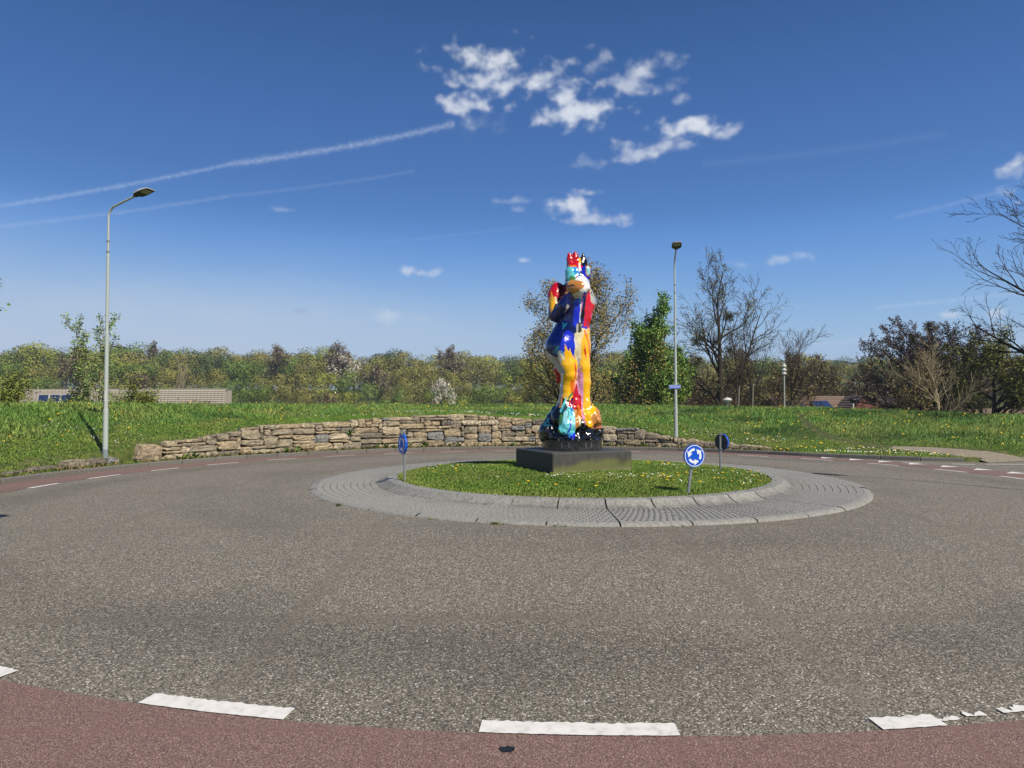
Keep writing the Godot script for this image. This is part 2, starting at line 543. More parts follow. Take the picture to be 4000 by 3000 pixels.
func road_tone(p: Vector3, phi: float, r: float) -> Color:
	var g := 1.0 + 0.16 * wob.get_noise_2d(p.x * 5.0, p.z * 5.0) + 0.14 * fine.get_noise_2d(p.x * 3.0, p.z * 3.0)
	g += 0.13 * exp(-pow((r - 7.4 - 0.25 * sin(phi * 0.05)) / 0.8, 2.0)) - 0.1 * exp(-pow((r - 6.2) / 0.4, 2.0)) - 0.2 * exp(-pow((r - 9.1) / 0.5, 2.0)) - 0.1 * exp(-pow((r - 5.3) / 0.35, 2.0))   # worn and dirty tracks
	var warm := 1.0 + 0.035 * wob.get_noise_2d(p.x * 3.0 + 90.0, p.z * 3.0)
	return Color(g * warm, g, g / warm)

func red_tone(p: Vector3, _phi: float, r: float) -> Color:
	var g := 1.0 + 0.2 * wob.get_noise_2d(p.x * 6.0, p.z * 6.0 + 40.0) - 0.1 * exp(-pow((r - 11.3) / 0.15, 2.0))
	var w := 0.06 * wob.get_noise_2d(p.x * 4.0 + 20.0, p.z * 4.0)
	return Color(g * (1.0 + w), g, g)

func ground_tone(p: Vector3, q: Vector2) -> Color:
	var g := 1.0 + 0.2 * wob.get_noise_2d(p.x * 4.0, p.z * 4.0)
	var sand := ss(11.4, 11.7, q.y) * (1.0 - ss(12.15, 12.75 + 0.4 * fine.get_noise_2d(p.x * 5.0, p.z * 5.0), q.y)) * (0.75 + 0.5 * fine.get_noise_2d(p.x * 4.0, p.z * 4.0)) * (1.0 - ss(40, 46, q.x))
	return Color(g, g, g).lerp(Color(3.1, 2.1, 2.3) * g, clampf(sand, 0, 1))

func make_ground() -> void:
	var rs := [0.0, 4.6, 11.0, 11.36, 11.48, 11.7, 11.96, 12.04, 12.1, 12.3, 12.5, 12.75, 13.1]
	var r := 13.5
	while r < 24.0:
		rs.append(r)
		r += 0.5
	for x in [25.5, 27, 29, 31.5, 34, 37, 40, 44, 50, 60, 75, 90, 105, 120, 140, 165, 190, 215, 240, 265, 300, 350, 420, 520, 700, 1000, 1500]:
		rs.append(float(x))
	var b := MB.new()
	var m := 288
	for k in m + 1:
		var phi := -180.0 + 360.0 * k / m
		for q in rs.size():
			var p := pc(phi, rs[q], land(phi, rs[q]))
			b.col = ground_tone(p, Vector2(phi, rs[q]))
			b.vert(p, Vector3.UP)
	for k in m:
		for q in rs.size() - 1:
			var a := k * rs.size() + q
			b.tri3(a, a + 1, a + rs.size() + 1)
			b.tri3(a, a + rs.size() + 1, a + rs.size())
	# smooth normals
	var nn := PackedVector3Array()
	nn.resize(b.v.size())
	for t in range(0, b.i.size(), 3):
		var f := (b.v[b.i[t + 2]] - b.v[b.i[t]]).cross(b.v[b.i[t + 1]] - b.v[b.i[t]])
		if f.y < 0.0:
			f = -f
		for e in 3:
			nn[b.i[t + e]] += f
	for t in nn.size():
		b.n[t] = nn[t].normalized() if nn[t].length_squared() > 0.0 else Vector3.UP
	tag(part("ground", b, M.ground), "grassy ground that rises in a bank behind the roundabout and falls to a wooded hill", "", "", "structure")

func arc_patch(phi0: float, phi1: float, r0: float, r1: float, lift: float, ragged := 0.0, sd := 0) -> MB:
	var b := MB.new()
	var m := maxi(2, int((phi1 - phi0) / 0.12))
	for k in m + 1:
		var phi := lerpf(phi0, phi1, float(k) / m)
		var e0 := r0 + ragged * (fine.get_noise_2d(phi * 40.0, 3.0 + sd) + 0.6 * fine.get_noise_2d(phi * 130.0, 31.0 + sd))
		var e1 := r1 + ragged * 0.35 * fine.get_noise_2d(phi * 60.0, 77.0 + sd)
		if e1 < e0 + 0.01:
			e1 = e0 + 0.01
		b.vert(pc(phi, e0, road_y(phi, e0) + lift), Vector3.UP)
		b.vert(pc(phi, e1, road_y(phi, e1) + lift), Vector3.UP)
	for k in m:
		b.tri3(k * 2, k * 2 + 1, k * 2 + 3)
		b.tri3(k * 2, k * 2 + 3, k * 2 + 2)
	return b

func make_road() -> void:
	var rs := []
	for k in 28:
		rs.append(3.95 + k * 0.2315)
	var road := part("road", ring(rs, -180, 180, 1.0, 0.0, road_tone), M.asphalt)
	tag(road, "grey chip-sealed carriageway round the island", "", "", "structure")
	var lane := part("cycle_lane", ring([10.1, 10.3, 10.5, 10.7, 10.9, 11.1, 11.25, 11.37], -108, 108, 1.0, 0.004, red_tone), M.red_asphalt)
	tag(lane, "red asphalt cycle lane along the outer edge of the roundabout", "", "", "structure")
	part("near_lane", ring([10.12, 10.3, 10.5, 10.7, 10.9, 11.1, 11.25, 11.37], 108, 252, 0.75, 0.0045, red_tone), M.red_asphalt, lane)
	# the road that leaves on the right, beyond the cycle lane
	var ex := MB.new()
	var edge := [[45, 11.34], [47, 11.36], [52.9, 11.7], [58.2, 12.08], [61, 12.45], [65, 13.35], [66.1, 15.0], [69.5, 20], [72, 30], [73, 60]]
	var inner := [[45, 11.1], [49, 11.1], [55, 11.1], [62, 11.1], [75, 11.1], [90, 11.1], [102, 11.1], [104, 20], [101, 30], [98, 60]]
	for k in edge.size():
		for s in 9:
			var a := pc(edge[k][0], edge[k][1])
			var b2 := pc(inner[k][0], inner[k][1])
			var p := a.lerp(b2, s / 8.0)
			var q := to_polar(p)
			p.y = road_y(q.x, minf(q.y, 11.4)) - 0.004
			ex.col = road_tone(p, q.x, q.y)
			ex.vert(p, Vector3.UP)
	for k in edge.size() - 1:
		for s in 8:
			var a := k * 9 + s
			ex.tri3(a, a + 1, a + 10)
			ex.tri3(a, a + 10, a + 9)
	tag(part("side_road", ex, M.asphalt), "grey asphalt road leaving the roundabout on the right", "", "", "structure")
	# white dashes between carriageway and cycle lane
	var spans := [[-90.8, -86], [-81.1, -75.9], [-70.8, -66], [-61.2, -55.8], [-50.7, -45.2], [-39.8, -34.5], [-28.9, -23.5], [-18.2, -13], [-7.8, -2.6], [4.0, 9.4], [15.0, 20.4], [28, 33], [38.3, 43.7], [49.3, 54.7], [60.4, 65.4], [70.9, 75.7], [80.6, 85.4], [91, 96], [101.5, 106.5], [112, 117]]
	for s in spans:
		part("lane_dash", arc_patch(s[0], s[1], 9.99, 10.11, 0.008, 0.006, int(s[0])), M.paint, road)
	for s in [[120, 125], [190.8, 195.7], [201.7, 206.6], [212.5, 217.5], [180.0 - 0.4, 185.1]]:
		part("lane_dash", arc_patch(s[0], s[1], 9.995, 10.118, 0.008, 0.016, int(s[0])), M.paint, road)
	part("lane_dash", arc_patch(171.95, 173.9, 10.0, 10.118, 0.008, 0.02, 4), M.paint, road)
	part("worn_dash", arc_patch(171.3, 171.95, 10.04, 10.075, 0.008, 0.05, 5), M.paint, road)
	part("worn_dash", arc_patch(170.35, 171.0, 10.02, 10.055, 0.008, 0.06, 9), M.paint, road)
	part("worn_dash", arc_patch(167.8, 169.75, 10.0, 10.05, 0.008, 0.05, 14), M.paint, road)
	# give-way teeth and edge dashes where the side road meets the ring
	for t in [[50.6, 10.95], [54.9, 10.98], [59.2, 11.0], [63.6, 11.02], [68.0, 11.06], [72.4, 11.1], [76.8, 11.1], [81.2, 11.1]]:
		var b := MB.new()
		var y := 0.012 + road_y(t[0], t[1])
		b.tri(pc(t[0] - 1.1, t[1] + 0.27, y), pc(t[0] + 1.1, t[1] + 0.27, y - 0.006), pc(t[0] + 0.2, t[1] - 0.2, y), Vector3.UP)
		part("give_way_tooth", b, M.paint, road)
	for t in [[10.25, -18.92, 11.1, -18.86], [11.75, -18.5, 12.25, -18.32], [12.56, -18.4, 15.4, -18.2], [13.4, -17.7, 15.2, -17.55]]:
		var b := MB.new()
		var a := Vector3(t[0], 0, t[1])
		var e := Vector3(t[2], 0, t[3])
		var w := (e - a).normalized().cross(Vector3.UP) * 0.06
		var ya := Vector3.UP * (road_y(60, 11.4) + 0.006)
		b.quad(a - w + ya, a + w + ya, e + w + ya, e - w + ya, Vector3.UP)
		part("edge_dash", b, M.paint, road)
	# a dark oily spot on the red lane
	var sp := MB.new()
	for k in 24:
		var a := TAU * k / 24
		var rr := 0.026 * (1.0 + 0.7 * fine.get_noise_2d(cos(a) * 60.0, sin(a) * 60.0))
		sp.vert(Vector3(-0.03 + cos(a) * rr * 1.5, 0.0, -3.24 + sin(a) * rr), Vector3.UP)
	for k in range(1, 23):
		sp.tri3(0, k, k + 1)
	part("oil_spot", sp, M.black, lane, Vector3(0, road_y(176, 10.3) + 0.009, 0))

func make_kerb() -> void:
	var k0 := Node3D.new()
	k0.name = numbered("kerb")
	add_child(k0)
	tag(k0, "low dark kerb of long concrete stones along the outer edge of the red lane", "", "", "structure")
	var line := []
	var phi := -242.0
	while phi <= 46.0:
		line.append(pc(phi, 11.36, road_y(phi, 11.36)))
		phi += 5.0526
	for e in [[51.4, 11.6], [56.4, 11.93], [60.6, 12.4]]:
		line.append(pc(e[0], e[1], road_y(60, 11.36)))
	var rng := RandomNumberGenerator.new()
	rng.seed = 4
	var segs := []
	for k in line.size() - 1:
		segs.append([line[k], line[k + 1], 0.115])
	var yb := road_y(60, 11.36)
	segs.append([line[-1], Vector3(12.55, yb, -19.2), 0.1])
	segs.append([Vector3(14.3, yb, -19.6), Vector3(15.3, yb, -19.8), 0.09])
	segs.append([Vector3(15.3, yb, -19.8), Vector3(16.3, yb, -20.0), 0.1])
	segs.append([Vector3(16.3, yb, -20.0), Vector3(17.3, yb, -20.2), 0.11])
	for s in segs:
		var d: Vector3 = s[1] - s[0]
		var out := Vector3(d.x, 0, d.z).normalized().cross(Vector3.UP).normalized()
		var mid: Vector3 = (s[0] + s[1]) * 0.5
		if out.dot(mid - Vector3(C.x, 0, C.y)) < 0.0:
			out = -out
		var b := MB.new()
		var g := rng.randf_range(0.82, 1.12)
		b.col = Color(g, g, g)
		var bas := Basis(d.normalized(), Vector3.UP, d.normalized().cross(Vector3.UP))
		b.box(mid + out * 0.07 + Vector3.UP * (s[2] * 0.5 - 0.1 + rng.randf_range(-0.004, 0.004)), Vector3(d.length() - 0.008, s[2] + 0.2, 0.14), bas, 0.018)
		part("kerb_stone", b, M.kerb, k0)

func island_y(r: float) -> float:
	return 0.212 + 0.125 * (1.0 - pow(r / 3.56, 2.0))

func make_island() -> void:
	# apron of precast slabs with a rolled outer lip and an imprint of small bricks, and the raised kerb behind it
	var apron := Node3D.new()
	apron.name = numbered("apron")
	add_child(apron)
	tag(apron, "pale concrete overrun apron of precast slabs round the island", "", "", "structure")
	var rim := Node3D.new()
	rim.name = numbered("island_kerb")
	add_child(rim)
	tag(rim, "raised sloping concrete kerb round the grass island", "", "", "structure")
	var rng := RandomNumberGenerator.new()
	rng.seed = 12
	var m := 35
	var gap := 0.12
	for k in m:
		var p0 := 180.0 + 360.0 * k / m + gap
		var p1 := 180.0 + 360.0 * (k + 1) / m - gap
		var tone := rng.randf_range(0.9, 1.06)
		var drop := rng.randf_range(-0.006, 0.006)
		var b := MB.new()
		var prof := [[5.06, -0.1], [5.06, 0.088], [5.035, 0.122], [4.99, 0.136], [4.93, 0.141]]
		var n := 8
		var add_strip := func(r0: float, y0: float, r1: float, y1: float, shade: float):
			for j in n:
				var a0 := lerpf(p0, p1, float(j) / n)
				var a1 := lerpf(p0, p1, float(j + 1) / n)
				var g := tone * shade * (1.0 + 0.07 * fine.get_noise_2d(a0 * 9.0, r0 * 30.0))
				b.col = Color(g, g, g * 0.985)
				b.quad(pa(a0, r0, y0 + drop), pa(a1, r0, y0 + drop), pa(a1, r1, y1 + drop), pa(a0, r1, y1 + drop), pa(a0, r0, y0) - Vector3(A.x, -0.6, A.y))
		for j in prof.size() - 1:
			add_strip.call(prof[j][0], prof[j][1], prof[j + 1][0], prof[j + 1][1], 1.0)
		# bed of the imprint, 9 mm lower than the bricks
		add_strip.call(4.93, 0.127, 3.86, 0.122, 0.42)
		for s in [p0, p1]:
			b.quad(pa(s, 5.06, -0.1), pa(s, 5.06, 0.088 + drop), pa(s, 4.93, 0.132 + drop), pa(s, 4.93, -0.1))
			b.quad(pa(s, 4.93, -0.1), pa(s, 4.93, 0.132 + drop), pa(s, 3.86, 0.127 + drop), pa(s, 3.86, -0.1))
		var rows := 9
		for row in rows:
			var r1 := 4.925 - row * 0.117
			var r0 := r1 - 0.106
			var per := 10
			var shift := 0.5 if row % 2 else 0.0
			for j in range(0, per + 1):
				var f0 := clampf((j - shift) / per, 0, 1)
				var f1 := clampf((j + 1 - shift) / per, 0, 1)
				if f1 - f0 < 0.02:
					continue
				var gp := 0.0105 / r0 * 57.3
				var a0 := lerpf(p0, p1, f0) + (gp if f0 > 0.0 else 0.0)
				var a1 := lerpf(p0, p1, f1) - (gp if f1 < 1.0 else 0.0)
				var g := tone * (1.0 + 0.05 * fine.get_noise_2d(a0 * 11.0, r0 * 40.0) + rng.randf_range(-0.03, 0.03) - 0.18 * ss(0.45, 0.0, r0 - 3.87) * (0.6 + 0.6 * fine.get_noise_2d(a0 * 3.0, 5.0)))
				b.col = Color(g, g, g * 0.985)
				var y := 0.141 - row * 0.0006 + drop
				b.quad(pa(a0, r0, y), pa(a1, r0, y), pa(a1, r1, y), pa(a0, r1, y), Vector3.UP)
				b.quad(pa(a0, r1, y), pa(a1, r1, y), pa(a1, r1 + 0.003, y - 0.013), pa(a0, r1 + 0.003, y - 0.013))
				b.quad(pa(a0, r0, y), pa(a1, r0, y), pa(a1, r0 - 0.003, y - 0.013), pa(a0, r0 - 0.003, y - 0.013))
				b.quad(pa(a0, r0, y), pa(a0, r1, y), pa(a0 - gp * 0.5, r1, y - 0.013), pa(a0 - gp * 0.5, r0, y - 0.013))
				b.quad(pa(a1, r0, y), pa(a1, r1, y), pa(a1 + gp * 0.5, r1, y - 0.013), pa(a1 + gp * 0.5, r0, y - 0.013))
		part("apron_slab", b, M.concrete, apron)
		# kerb block
		var kb := MB.new()
		var kp := [[3.885, -0.1], [3.885, 0.134], [3.855, 0.142], [3.8, 0.158], [3.75, 0.184], [3.71, 0.214], [3.69, 0.232], [3.675, 0.239], [3.5, 0.241], [3.5, -0.1]]
		tone = rng.randf_range(0.92, 1.06)
		for q in kp.size() - 1:
			for j in n:
				var a0 := lerpf(p0 + 0.06, p1 - 0.06, float(j) / n)
				var a1 := lerpf(p0 + 0.06, p1 - 0.06, float(j + 1) / n)
				for e in [0, 1]:
					pass
				var r0: float = kp[q][0]
				var r1: float = kp[q + 1][0]
				var wear := 1.08 - 0.2 * clampf(0.5 + 1.6 * fine.get_noise_2d(a0 * 14.0, r0 * 25.0), 0, 1) - 0.34 * exp(-pow((r0 - 3.87) / 0.07, 2.0)) * (0.7 + 0.6 * fine.get_noise_2d(a0 * 2.0, 9.0))
				kb.col = Color(tone * wear, tone * wear, tone * wear * 0.98)
				var out := pa(a0, 1.0) - Vector3(A.x, 0, A.y)
				kb.quad(pa(a0, r0, kp[q][1]), pa(a1, r0, kp[q][1]), pa(a1, r1, kp[q + 1][1]), pa(a0, r1, kp[q + 1][1]), out + Vector3.UP if q < 8 else -out)
		for s in [p0 + 0.06, p1 - 0.06]:
			for q in range(1, 8):
				kb.quad(pa(s, kp[q][0], kp[q][1]), pa(s, kp[q + 1][0], kp[q + 1][1]), pa(s, kp[q + 1][0], -0.1), pa(s, kp[q][0], -0.1))
		var block := part("kerb_block", kb, M.concrete, rim)
		# a small reflector stud on its top
		var st := MB.new()
		var sp := pa((p0 + p1) * 0.5, 3.58, 0.229)
		st.lathe([Vector2(0.045, 0.0), Vector2(0.042, 0.008), Vector2(0.026, 0.014), Vector2(0.024, 0.022), Vector2(0.0, 0.03)], 10, Transform3D(Basis.IDENTITY, sp))
		part("reflector_stud", st, M.galv, block)
	var g := MB.new()
	var rs := [0.0, 0.6, 1.2, 1.8, 2.3, 2.8, 3.2, 3.45, 3.56]
	for k in 73:
		for r in rs:
			var p := pa(k * 5.0, r, island_y(r) + 0.012 * wob.get_noise_2d(k * 9.0, r * 20.0) * ss(3.5, 3.0, r))
			var s := 1.0 + 0.2 * wob.get_noise_2d(p.x * 9.0, p.z * 9.0)
			g.col = Color(s, s, s)
			g.vert(p, Vector3.UP)
	for k in 72:
		for q in rs.size() - 1:
			var a := k * rs.size() + q
			g.tri3(a, a + 1, a + rs.size() + 1)
			g.tri3(a, a + rs.size() + 1, a + rs.size())
	tag(part("island_ground", g, M.ground), "low mound of earth under the lawn of the island", "", "", "structure")
	# gravel path on the right bank
	var pth := MB.new()
	var cl := [[Vector3(13.75, 0, -19.12), 0.85], [Vector3(13.6, 0, -19.5), 0.72], [Vector3(13.4, 0, -19.85), 0.62], [Vector3(12.95, 0, -20.25), 0.5], [Vector3(12.5, 0, -20.7), 0.42], [Vector3(12.1, 0, -21.05), 0.34], [Vector3(11.75, 0, -21.35), 0.15]]
	for k in cl.size():
		var d: Vector3 = (cl[mini(k + 1, cl.size() - 1)][0] - cl[maxi(k - 1, 0)][0]).normalized()
		var w := d.cross(Vector3.UP).normalized()
		for s in [-1.0, -0.5, 0.0, 0.5, 1.0]:
			var p: Vector3 = cl[k][0] + w * s * cl[k][1] * (1.0 + 0.3 * fine.get_noise_2d(k * 40.0, s * 50.0))
			p = at_ground(p)
			p.y = maxf(p.y, -0.055) + (0.03 if absf(s) < 0.9 else -0.03) if k > 0 else road_y(60, 11.4) + 0.006
			pth.vert(p, Vector3.UP)
	for k in cl.size() - 1:
		for s in 4:
			var a := k * 5 + s
			pth.tri3(a, a + 1, a + 6)
			pth.tri3(a, a + 6, a + 5)
	tag(part("path", pth, M.gravel), "pale gravel footpath that cuts through the kerb on the right", "", "", "structure")

# ---------------------------------------------------------------- the statue: a distance field of tapered limbs, meshed as surface nets
func field_mesh(prims: Array, lo: Vector3, hi: Vector3, cell: float, rough: Callable) -> Dictionary:
	var np := prims.size()
	var pa_ := PackedVector3Array()
	var ba := PackedVector3Array()
	var inv := PackedFloat32Array()
	var r0 := PackedFloat32Array()
	var r1 := PackedFloat32Array()
	var kk := PackedFloat32Array()
	for p in prims:
		pa_.append(p[0])
		ba.append(p[2] - p[0])
		inv.append(1.0 / maxf((p[2] - p[0]).length_squared(), 1e-9))
		r0.append(p[1])
		r1.append(p[3])
		kk.append(p[4])
	var nx := int(ceil((hi.x - lo.x) / cell / 4.0)) * 4
	var ny := int(ceil((hi.y - lo.y) / cell / 4.0)) * 4
	var nz := int(ceil((hi.z - lo.z) / cell / 4.0)) * 4
	var sx := nx + 1
	var sxy := sx * (ny + 1)
	var val := PackedFloat32Array()
	val.resize(sxy * (nz + 1))
	val.fill(9.0)
	var done := PackedByteArray()
	done.resize(val.size())
	var active := []
	var reach := cell * 4.0 * 0.87
	for bz in nz / 4:
		for by in ny / 4:
			for bx in nx / 4:
				var c := lo + Vector3(bx * 4 + 2, by * 4 + 2, bz * 4 + 2) * cell
				var near := PackedInt32Array()
				var best := 9.0
				for q in np:
					var e := c - pa_[q]
					var t := clampf(e.dot(ba[q]) * inv[q], 0, 1)
					var d := (e - ba[q] * t).length() - lerpf(r0[q], r1[q], t)
					best = minf(best, d)
					if d < reach + kk[q] + 0.06:
						near.append(q)
				if best > reach + 0.12:
					continue
				active.append(Vector3i(bx, by, bz))
				for z in range(bz * 4, bz * 4 + 5):
					for y in range(by * 4, by * 4 + 5):
						for x in range(bx * 4, bx * 4 + 5):
							var o := x + y * sx + z * sxy
							if done[o]:
								continue
							done[o] = 1
							var p := lo + Vector3(x, y, z) * cell
							var d := 9.0
							for q in near:
								var e := p - pa_[q]
								var t := clampf(e.dot(ba[q]) * inv[q], 0, 1)
								var dq := (e - ba[q] * t).length() - lerpf(r0[q], r1[q], t)
								var h := maxf(kk[q] - absf(d - dq), 0.0) / kk[q]
								d = minf(d, dq) - h * h * kk[q] * 0.25
							val[o] = d + rough.call(p) if d < 0.12 and d > -0.12 else d
	var id := PackedInt32Array()
	id.resize(val.size())
	id.fill(-1)
	var vs := PackedVector3Array()
	var ns := PackedVector3Array()
	var offs := [0, 1, sx, sx + 1, sxy, sxy + 1, sxy + sx, sxy + sx + 1]
	var corner := [Vector3(0, 0, 0), Vector3(1, 0, 0), Vector3(0, 1, 0), Vector3(1, 1, 0), Vector3(0, 0, 1), Vector3(1, 0, 1), Vector3(0, 1, 1), Vector3(1, 1, 1)]
	var edges := [[0, 1], [2, 3], [4, 5], [6, 7], [0, 2], [1, 3], [4, 6], [5, 7], [0, 4], [1, 5], [2, 6], [3, 7]]
	var cells := PackedInt32Array()
	for b in active:
		for z in range(b.z * 4, b.z * 4 + 4):
			for y in range(b.y * 4, b.y * 4 + 4):
				for x in range(b.x * 4, b.x * 4 + 4):
					var o: int = x + y * sx + z * sxy
					var mask := 0
					for k in 8:
						if val[o + offs[k]] < 0.0:
							mask |= 1 << k
					if mask == 0 or mask == 255:
						continue
					var s := Vector3.ZERO
					var cnt := 0
					for e in edges:
						var va := val[o + offs[e[0]]]
						var vb := val[o + offs[e[1]]]
						if (va < 0.0) != (vb < 0.0):
							s += corner[e[0]].lerp(corner[e[1]], va / (va - vb))
							cnt += 1
					s /= cnt
					id[o] = vs.size()
					cells.append(o)
					vs.append(lo + (Vector3(x, y, z) + s) * cell)
					var g := Vector3.ZERO
					for k in 8:
						g += (corner[k] * 2.0 - Vector3.ONE) * val[o + offs[k]]
					ns.append(g.normalized())
	var idx := PackedInt32Array()
	for o in cells:
		for ax in 3:
			var st := 1 if ax == 0 else sx if ax == 1 else sxy
			var u := sx if ax == 0 else sxy if ax == 1 else 1
			var w := sxy if ax == 0 else 1 if ax == 1 else sx
			if (val[o] < 0.0) == (val[o + st] < 0.0) or o - u - w < 0:
				continue
			var a := id[o]
			var b := id[o - u]
			var c := id[o - u - w]
			var d := id[o - w]
			if a < 0 or b < 0 or c < 0 or d < 0:
				continue
			if val[o] < 0.0:
				idx.append_array([a, c, b, a, d, c])
			else:
				idx.append_array([a, b, c, a, c, d])
	return {"v": vs, "n": ns, "i": idx}

const S := 0.00303     # metres per unit of the statue's own drawing grid
func su(u: float, y: float, z: float) -> Vector3:
	return Vector3((u - 552.0) * S, (1388.0 - y) * S, z * S)

# u, y, z, radius, u, y, z, radius, softness
const FIGURE := [
	[590, 275, 20, 80, 588, 318, 30, 78, 30], [592, 345, 70, 68, 600, 362, 122, 56, 22], [548, 350, 100, 40, 566, 366, 124, 38, 18], [628, 350, 100, 38, 632, 366, 116, 32, 18],
	[545, 255, 74, 40, 546, 290, 78, 38, 14], [646, 236, 70, 31, 646, 272, 68, 30, 14], [600, 200, 0, 58, 596, 230, 10, 70, 30],
	[549, 200, 26, 27, 544, 160, 26, 23, 12], [544, 160, 26, 22, 540, 130, 26, 14, 8], [581, 200, 26, 26, 578, 150, 28, 23, 10], [578, 150, 28, 22, 576, 125, 30, 14, 8], [632, 200, 14, 25, 632, 160, 14, 20, 12], [632, 160, 14, 19, 630, 119, 14, 5, 8],
	[590, 340, -10, 70, 572, 470, -10, 96, 40],
	[565, 450, -10, 92, 545, 590, 0, 84, 40], [514, 662, 0, 98, 491, 722, 8, 105, 34], [590, 470, -15, 92, 588, 640, 0, 80, 40], [588, 640, 5, 78, 592, 730, 10, 76, 30],
	[462, 345, -6, 42, 448, 400, 2, 46, 26], [448, 390, 2, 46, 440, 520, 34, 38, 22], [446, 528, 44, 40, 500, 470, 92, 38, 20], [500, 470, 92, 38, 528, 410, 108, 30, 20],
	[655, 385, -16, 44, 664, 440, -6, 42, 24], [664, 430, -6, 42, 640, 540, 26, 34, 22], [640, 540, 26, 34, 606, 616, 62, 24, 20], [688, 408, -44, 30, 694, 430, -48, 26, 16],
	[482, 745, 16, 96, 520, 850, 44, 66, 40], [522, 850, 50, 60, 532, 905, 54, 50, 18], [530, 905, 50, 48, 522, 1000, 30, 46, 14], [522, 1000, 30, 46, 510, 1120, 34, 46, 14],
	[604, 720, 16, 70, 620, 860, 40, 48, 24], [620, 860, 42, 48, 626, 960, 38, 45, 14], [626, 960, 36, 45, 622, 1110, 34, 46, 14],
	[578, 980, 40, 22, 574, 1070, 48, 36, 22], [574, 1080, 44, 34, 586, 1130, 52, 28, 20], [600, 1100, 30, 40, 604, 1170, 50, 36, 24],
	[505, 1120, 34, 54, 470, 1190, 60, 58, 34], [520, 1150, 60, 52, 512, 1230, 118, 50, 26], [500, 1235, 126, 46, 490, 1260, 130, 44, 20], [528, 1250, 128, 36, 534, 1296, 140, 30, 18],
	[640, 1120, 34, 54, 664, 1180, 60, 56, 34], [670, 1180, 60, 58, 700, 1206, 62, 46, 26], [640, 1190, 70, 44, 650, 1226, 98, 34, 22], [580, 1180, 70, 40, 588, 1226, 110, 30, 20],
	[500, 800, -80, 34, 476, 870, -112, 30, 30], [476, 870, -112, 30, 474, 945, -118, 17, 16]]
const ROCK := [
	[440, 1285, 10, 84, 664, 1285, 10, 82, 50], [552, 1270, -70, 112, 552, 1290, -60, 112, 60], [470, 1312, 92, 52, 650, 1312, 92, 50, 40], [412, 1235, 10, 56, 395, 1290, 30, 52, 36], [440, 1190, -6, 50, 470, 1160, -30, 52, 36],
	[690, 1250, 10, 48, 706, 1290, 20, 42, 30], [604, 1250, 84, 34, 660, 1262, 84, 34, 24], [608, 1210, 66, 34, 622, 1240, 84, 34, 22], [700, 1246, 56, 34, 712, 1266, 50, 32, 22], [560, 1220, -80, 100, 560, 1240, -80, 100, 50]]

const PAINTS := {"N": [10, 14, 84], "B": [18, 42, 205], "K": [9, 9, 12], "R": [205, 18, 30], "D": [104, 12, 26], "Y": [252, 190, 8], "O": [236, 118, 24], "W": [240, 240, 236], "C": [240, 226, 178], "T": [96, 200, 208], "Q": [40, 140, 220], "P": [240, 166, 208], "G": [70, 128, 62], "L": [28, 108, 132], "S": [196, 132, 58], "A": [178, 176, 168], "U": [66, 58, 46], "M": [150, 218, 226]}
const DABS := "560,150R 632,150K 575,220R 530,260T 645,270B 610,360W 560,360S 440,350R 480,480N 550,500N 590,500B 670,450R 450,660N 530,720B 590,720C 640,760Y 525,820Y 460,830A 525,960Y 645,1000Y 605,1000P 575,1050R 520,1200T 710,1210S 650,1180Y 600,1262K 430,1230K 455,1150K 440,1180K"
const BACK_DABS := "540,140R 630,140K 580,210D 560,260N 620,260B 590,320N 560,350R 460,360R 480,420D 660,400A 680,440A 560,420K 600,450N 520,500B 560,540N 620,520R 500,600N 580,620B 450,700N 540,700Q 620,700Y 480,780L 580,780C 650,780O 520,850W 620,860Y 480,900R 520,950S 620,960Y 520,1050L 620,1060O 500,1120T 640,1130S 440,1190K 560,1180N 680,1200U 400,1260K 560,1270K 700,1260K"
